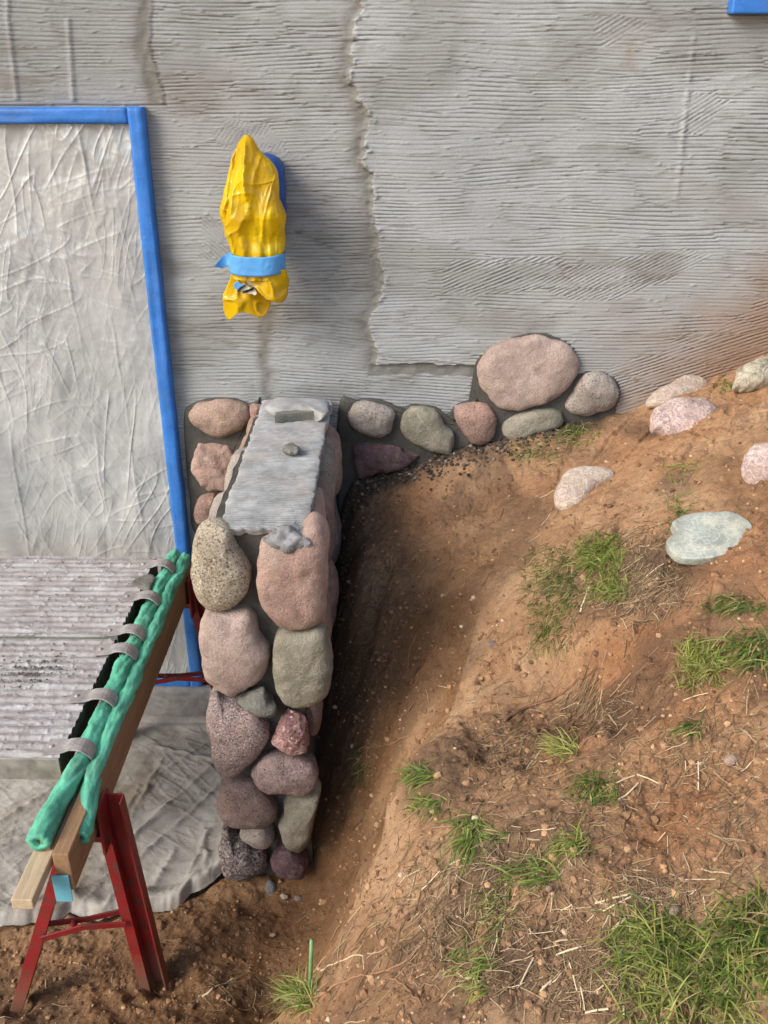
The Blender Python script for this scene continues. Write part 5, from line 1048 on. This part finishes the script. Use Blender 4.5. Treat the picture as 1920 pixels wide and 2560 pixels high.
for i in range(1300):
    t = rr.rand(); px = 880 + t * 560 ; py = 1195 - t * 170 + rr.normal() * 28 + 10
    g = ground_px(px, py)
    if g[1] > -.008: g[1] = -.008
    r = rr.uniform(.0025, .009) ; V, f = ico(r, i, (1, 1, .8)); A.add(V + [g[0], g[1], ground_z(g[0], g[1]) + r * .3], f, rr.rand() ** 2)
tag(A.build('mortar_droppings', 'dark_crumbs'), 'dark crumbs and mortar droppings along the wall foot beneath the stone row', kind='stuff')

R1 = lambda P: [(800 + x * .36166, 1250 + y * .36166) for x, y in P]
R3 = lambda P: [(700 + x * .36166, 1850 + y * .36166) for x, y in P]
R2 = lambda P: [(1320 + x * .36166, 1250 + y * .36166) for x, y in P]
RH = lambda P: [(300 + x * .36166, 2100 + y * .36166) for x, y in P]
roots = [(R1([(250, 1745), (400, 1715), (500, 1690), (580, 1645), (700, 1630), (790, 1612)]), .0018, 'pale thin root lying level across the trench side', .74),
         (R1([(505, 1560), (600, 1480), (680, 1390), (810, 1360)]), .0022, 'dark thin root bending on the trench slope above the pale one', .3),
         (R1([(1270, 1540), (1330, 1490), (1450, 1440), (1560, 1400), (1659, 1355)]) + R2([(280, 1310), (400, 1240), (520, 1180)]), .0045, 'long brown root running up to the right across the bowl', .25),
         (R1([(860, 680), (900, 640), (980, 600), (1010, 550), (1060, 510), (1115, 488)]), .002, 'forked pale twig in the shaded upper slope', .7),
         (R1([(285, 1060), (380, 1000), (480, 935)]), .002, 'short fine root beside the pier shadow', .7),
         (R3([(200, 1810), (300, 1760), (400, 1700), (520, 1650), (620, 1635), (750, 1590), (860, 1550), (930, 1490), (980, 1420)]), .0030, 'long light root curving over the foreground bank', .7),
         (R3([(610, 60), (600, 150), (640, 280), (680, 350)]), .002, 'root hanging down the trench wall', .6),
         (R1([(100, 480), (150, 640), (220, 740), (270, 880), (350, 920)]), .002, 'thin root in deep shade right against the pier', .5),
         (R3([(760, 1650), (850, 1700), (920, 1780), (980, 1850)]), .003, 'grey stick below the long foreground root', .5),
         (R2([(400, 1380), (340, 1500), (270, 1620), (200, 1790)]), .003, 'dark root running down through the straw bowl', .1),
         (R2([(360, 780), (420, 620), (450, 560)]), .0028, 'straight stalk leaning in the grass tuft mid-bank', .9),
         (R3([(280, 1600), (420, 1540), (560, 1495), (580, 1590)]), .0018, 'pale branching stalk at the trench lip', .85),
         (RH([(570, 1090), (650, 1030), (740, 990), (815, 960)]), .003, 'bleached stalk lying in front of the trestle foot', .8),
         (R1([(610, 1190), (615, 1060), (640, 990), (670, 930)]), .0018, 'pale root end poking out mid-slope', .7),
         (R1([(1060, 1797), (1120, 1700), (1200, 1660), (1290, 1610)]), .0025, 'reddish root below the long brown one', .4)]
for pts, r, lab, tone in roots:
    P = np.array([ground_px(*p) for p in pts]); P[:, 2] += r * .7; Q = smooth_open(P, 34); Q[:, :2] += np.stack([perlin(Q[:, 0] * 60, Q[:, 1] * 60, 0, 3), perlin(Q[:, 0] * 60, Q[:, 1] * 60, 0, 4)], 1) * .004
    Q[:, 2] = np.maximum(Q[:, 2], ground_z(Q[:, 0], Q[:, 1]) + r * .4); rad = r * np.linspace(1, .55, 34) * (1 + .2 * perlin(np.arange(34) * .7, 0 * np.arange(34)))
    V, f = tube(Q, rad, 6); tag(mesh('root', V, f, 'root_bark' if tone < .75 else 'straw', attrs={'tone': np.full(len(V), tone)}), lab, 'root', 'roots and sticks on the bank')

def blade(A, p, d, L, w, curve, tone, seg=5):
    d = np.array(d, float); d /= np.linalg.norm(d); side = np.cross(d, (0, 0, 1)); side /= np.linalg.norm(side) + 1e-9
    yaw = rr.uniform(-1, 1); side = side * math.cos(yaw) + np.cross(side, d) * math.sin(yaw)
    V = []; q = np.array(p, float); dd = d.copy()
    for i in range(seg + 1):
        t = i / seg; ww = w * (1 - t ** 2.2) * .5 + .0002; V += [q - side * ww, q + side * ww]
        q = q + dd * L / seg; dd = dd + np.array([0, 0, -curve / seg]) + rr.normal(0, .03, 3); dd /= np.linalg.norm(dd)
        g = ground_z(q[0], min(q[1], -.004))
        if q[2] < g + .002: q[2] = g + .002 + rr.rand() * .003
        q[1] = min(q[1], -.004)
    A.add(np.array(V), [(2 * i, 2 * i + 1, 2 * i + 3, 2 * i + 2) for i in range(seg)], np.clip(tone + np.repeat(np.linspace(-.05, .12, seg + 1), 2), 0, 1))
def tuft(px, py, sx, sy, n, L, lean, label, tone=(.25, .6), w=.0028, up=.7, dead=.15, name='grass_tuft'):
    A = Acc(); c = ground_px(px, py)
    for i in range(n):
        g = ground_px(px + np.clip(rr.normal(), -1.7, 1.7) * sx, py + np.clip(rr.normal(), -1.7, 1.7) * sy)
        dv = np.array([lean[0] + rr.normal(0, .45), lean[1] + rr.normal(0, .45), up * rr.uniform(.4, 1.2)])
        tn = rr.uniform(*tone) if rr.rand() > dead else rr.uniform(.8, 1)
        blade(A, g - [0, 0, .003], dv, L * rr.uniform(.4, 1.15), w * rr.uniform(.6, 1.2), rr.uniform(.5, 1.6), tn)
    o = A.build(name, 'grass_blades', origin=c)
    if name == 'grass': tag(o, label, kind='stuff')
    else: tag(o, label, 'grass tuft', 'grass tufts on the bank')
tuft(1500, 1385, 30, 26, 620, .060, (-.3, -.5), 'bright green dense tuft left of the slate slab', (.35, .62), .003)
tuft(1530, 1470, 26, 18, 260, .05, (-.4, -.5), 'yellow-green tuft under the bright one beside the dark litter', (.4, .7))
tuft(1400, 1440, 50, 42, 560, .06, (-.7, -.6), 'loose dark olive grass hanging left of the bright tuft', (.05, .35), .0022, .4, .3)
tuft(1380, 1560, 30, 35, 200, .07, (-.4, -.8), 'dark hanging grass below the slope edge, above the bowl', (.05, .35), .0022, .25, .3)
tuft(1745, 1660, 28, 34, 460, .06, (-.1, -.45), 'pale green spiky tuft halfway up the right bank', (.35, .85), .0028, .8, .25)
tuft(1850, 1510, 45, 12, 130, .06, (-.8, -.3), 'thin grass below the slate at the right edge', (.1, .4), .0028, .3)
tuft(1890, 1620, 34, 28, 240, .07, (-.7, -.5), 'dark green tuft at the right picture edge', (.1, .45), .003, .4)
tuft(1060, 1940, 24, 12, 110, .065, (-.75, -.25), 'green tuft bent to the left on the trench lip', (.2, .55), .003, .4)
tuft(1080, 2010, 26, 14, 80, .05, (-.6, -.5), 'smaller green tuft just below the lip tuft', (.2, .55), .003, .4)
tuft(1180, 2070, 12, 22, 120, .10, (-.2, -.85), 'tuft of long blades hanging down the bank', (.25, .6), .0038, .2)
tuft(1415, 1875, 20, 16, 130, .07, (-.6, .3), 'pale yellow-green tuft near the dark clods', (.6, .95), .003, .6)
tuft(1490, 1965, 32, 20, 180, .05, (-.3, -.5), 'mid-green tuft in the middle of the lower bank', (.15, .5), .003, .5)
tuft(1440, 2110, 26, 14, 110, .05, (-.6, -.3), 'short faded tuft under the mid-green one', (.3, .8), .0024, .4)
tuft(1340, 2185, 40, 20, 120, .06, (-.6, -.1), 'green tuft with straw in the lower centre', (.15, .55), .003, .4)
tuft(1250, 2270, 32, 30, 150, .045, (-.5, -.4), 'olive grass strip left of the large patch', (.0, .5), .0022, .4, .45)
tuft(1200, 2410, 32, 40, 160, .045, (-.5, -.5), 'olive grass strip at the foot of the lower bank', (.15, .6), .0026, .4, .35)
tuft(752, 2492, 22, 18, 200, .075, (-.5, .1), 'wispy green tuft at the bottom where the trench begins', (.2, .7), .0026, .7, .25)
tuft(1830, 965, 26, 10, 90, .05, (-.4, -.5), 'small tuft in front of the yellowish white boulder', (.25, .55), .003, .4)
tuft(1445, 1085, 34, 16, 190, .05, (-.6, -.3), 'green tuft under the stone row beside the wall foot', (.25, .6), .0026, .4, .3)
tuft(1340, 1130, 40, 18, 140, .05, (-.7, -.4), 'thin olive grass strip along the wall foot litter', (.1, .45), .0024, .3, .4)
tuft(1695, 1290, 14, 26, 90, .055, (-.2, -.4), 'slim tuft touching the left tip of the slate slab', (.2, .5), .003, .6)
tuft(1730, 1815, 20, 12, 60, .05, (-.5, -.4), 'tiny green sprig on the right bank', (.1, .4), .0034, .4)
tuft(1255, 2095, 12, 8, 24, .04, (-.7, .0), 'tiny dark sprig alone in the lower centre', (.05, .3), .004, .3)
tuft(905, 1920, 12, 30, 70, .05, (-.5, -.5), 'sparse dark grass on the trench wall', (.0, .3), .0022, .3)
tuft(1680, 1180, 34, 12, 40, .06, (.5, -.4), 'a few long thin blades above the slate slab', (.3, .7), .0022, .4)
tuft(1740, 2445, 108, 80, 900, .078, (-.25, -.35), 'large lush green grass patch filling the lower right corner', (.15, .80), .0032, .7, .28, name='grass')
tuft(1880, 2330, 50, 60, 400, .08, (-.35, -.4), 'darker grass along the lower right edge', (.1, .55), .0034, .7, .25, name='grass')
tuft(1650, 2345, 55, 34, 340, .075, (-.45, -.4), 'grass fringe at the upper left of the large patch', (.2, .7), .003, .6, .25, name='grass')
g = ground_px(775, 2475); top = on_plane(779, 2350, g, np.array([0, 1.0, 0])); V, f = tube([g - [0, 0, .01], (g + top) / 2, top], [.0048, .0046, .0042], 10)
m_, nt_, b_ = nodes_mat('green_stem'); cst = ramp(nt_, noise(nt_, texco(nt_), 60), [(0.3, srgb(96, 136, 84)), (0.7, srgb(124, 160, 104))]); nt_.links.new(cst, b_.inputs['Base Color'])
tag(mesh('cut_stem', V, f, 'green_stem'), 'thick cut green stem standing upright at the bottom edge', 'stem')

for o_ in list(bpy.data.objects):
    pass
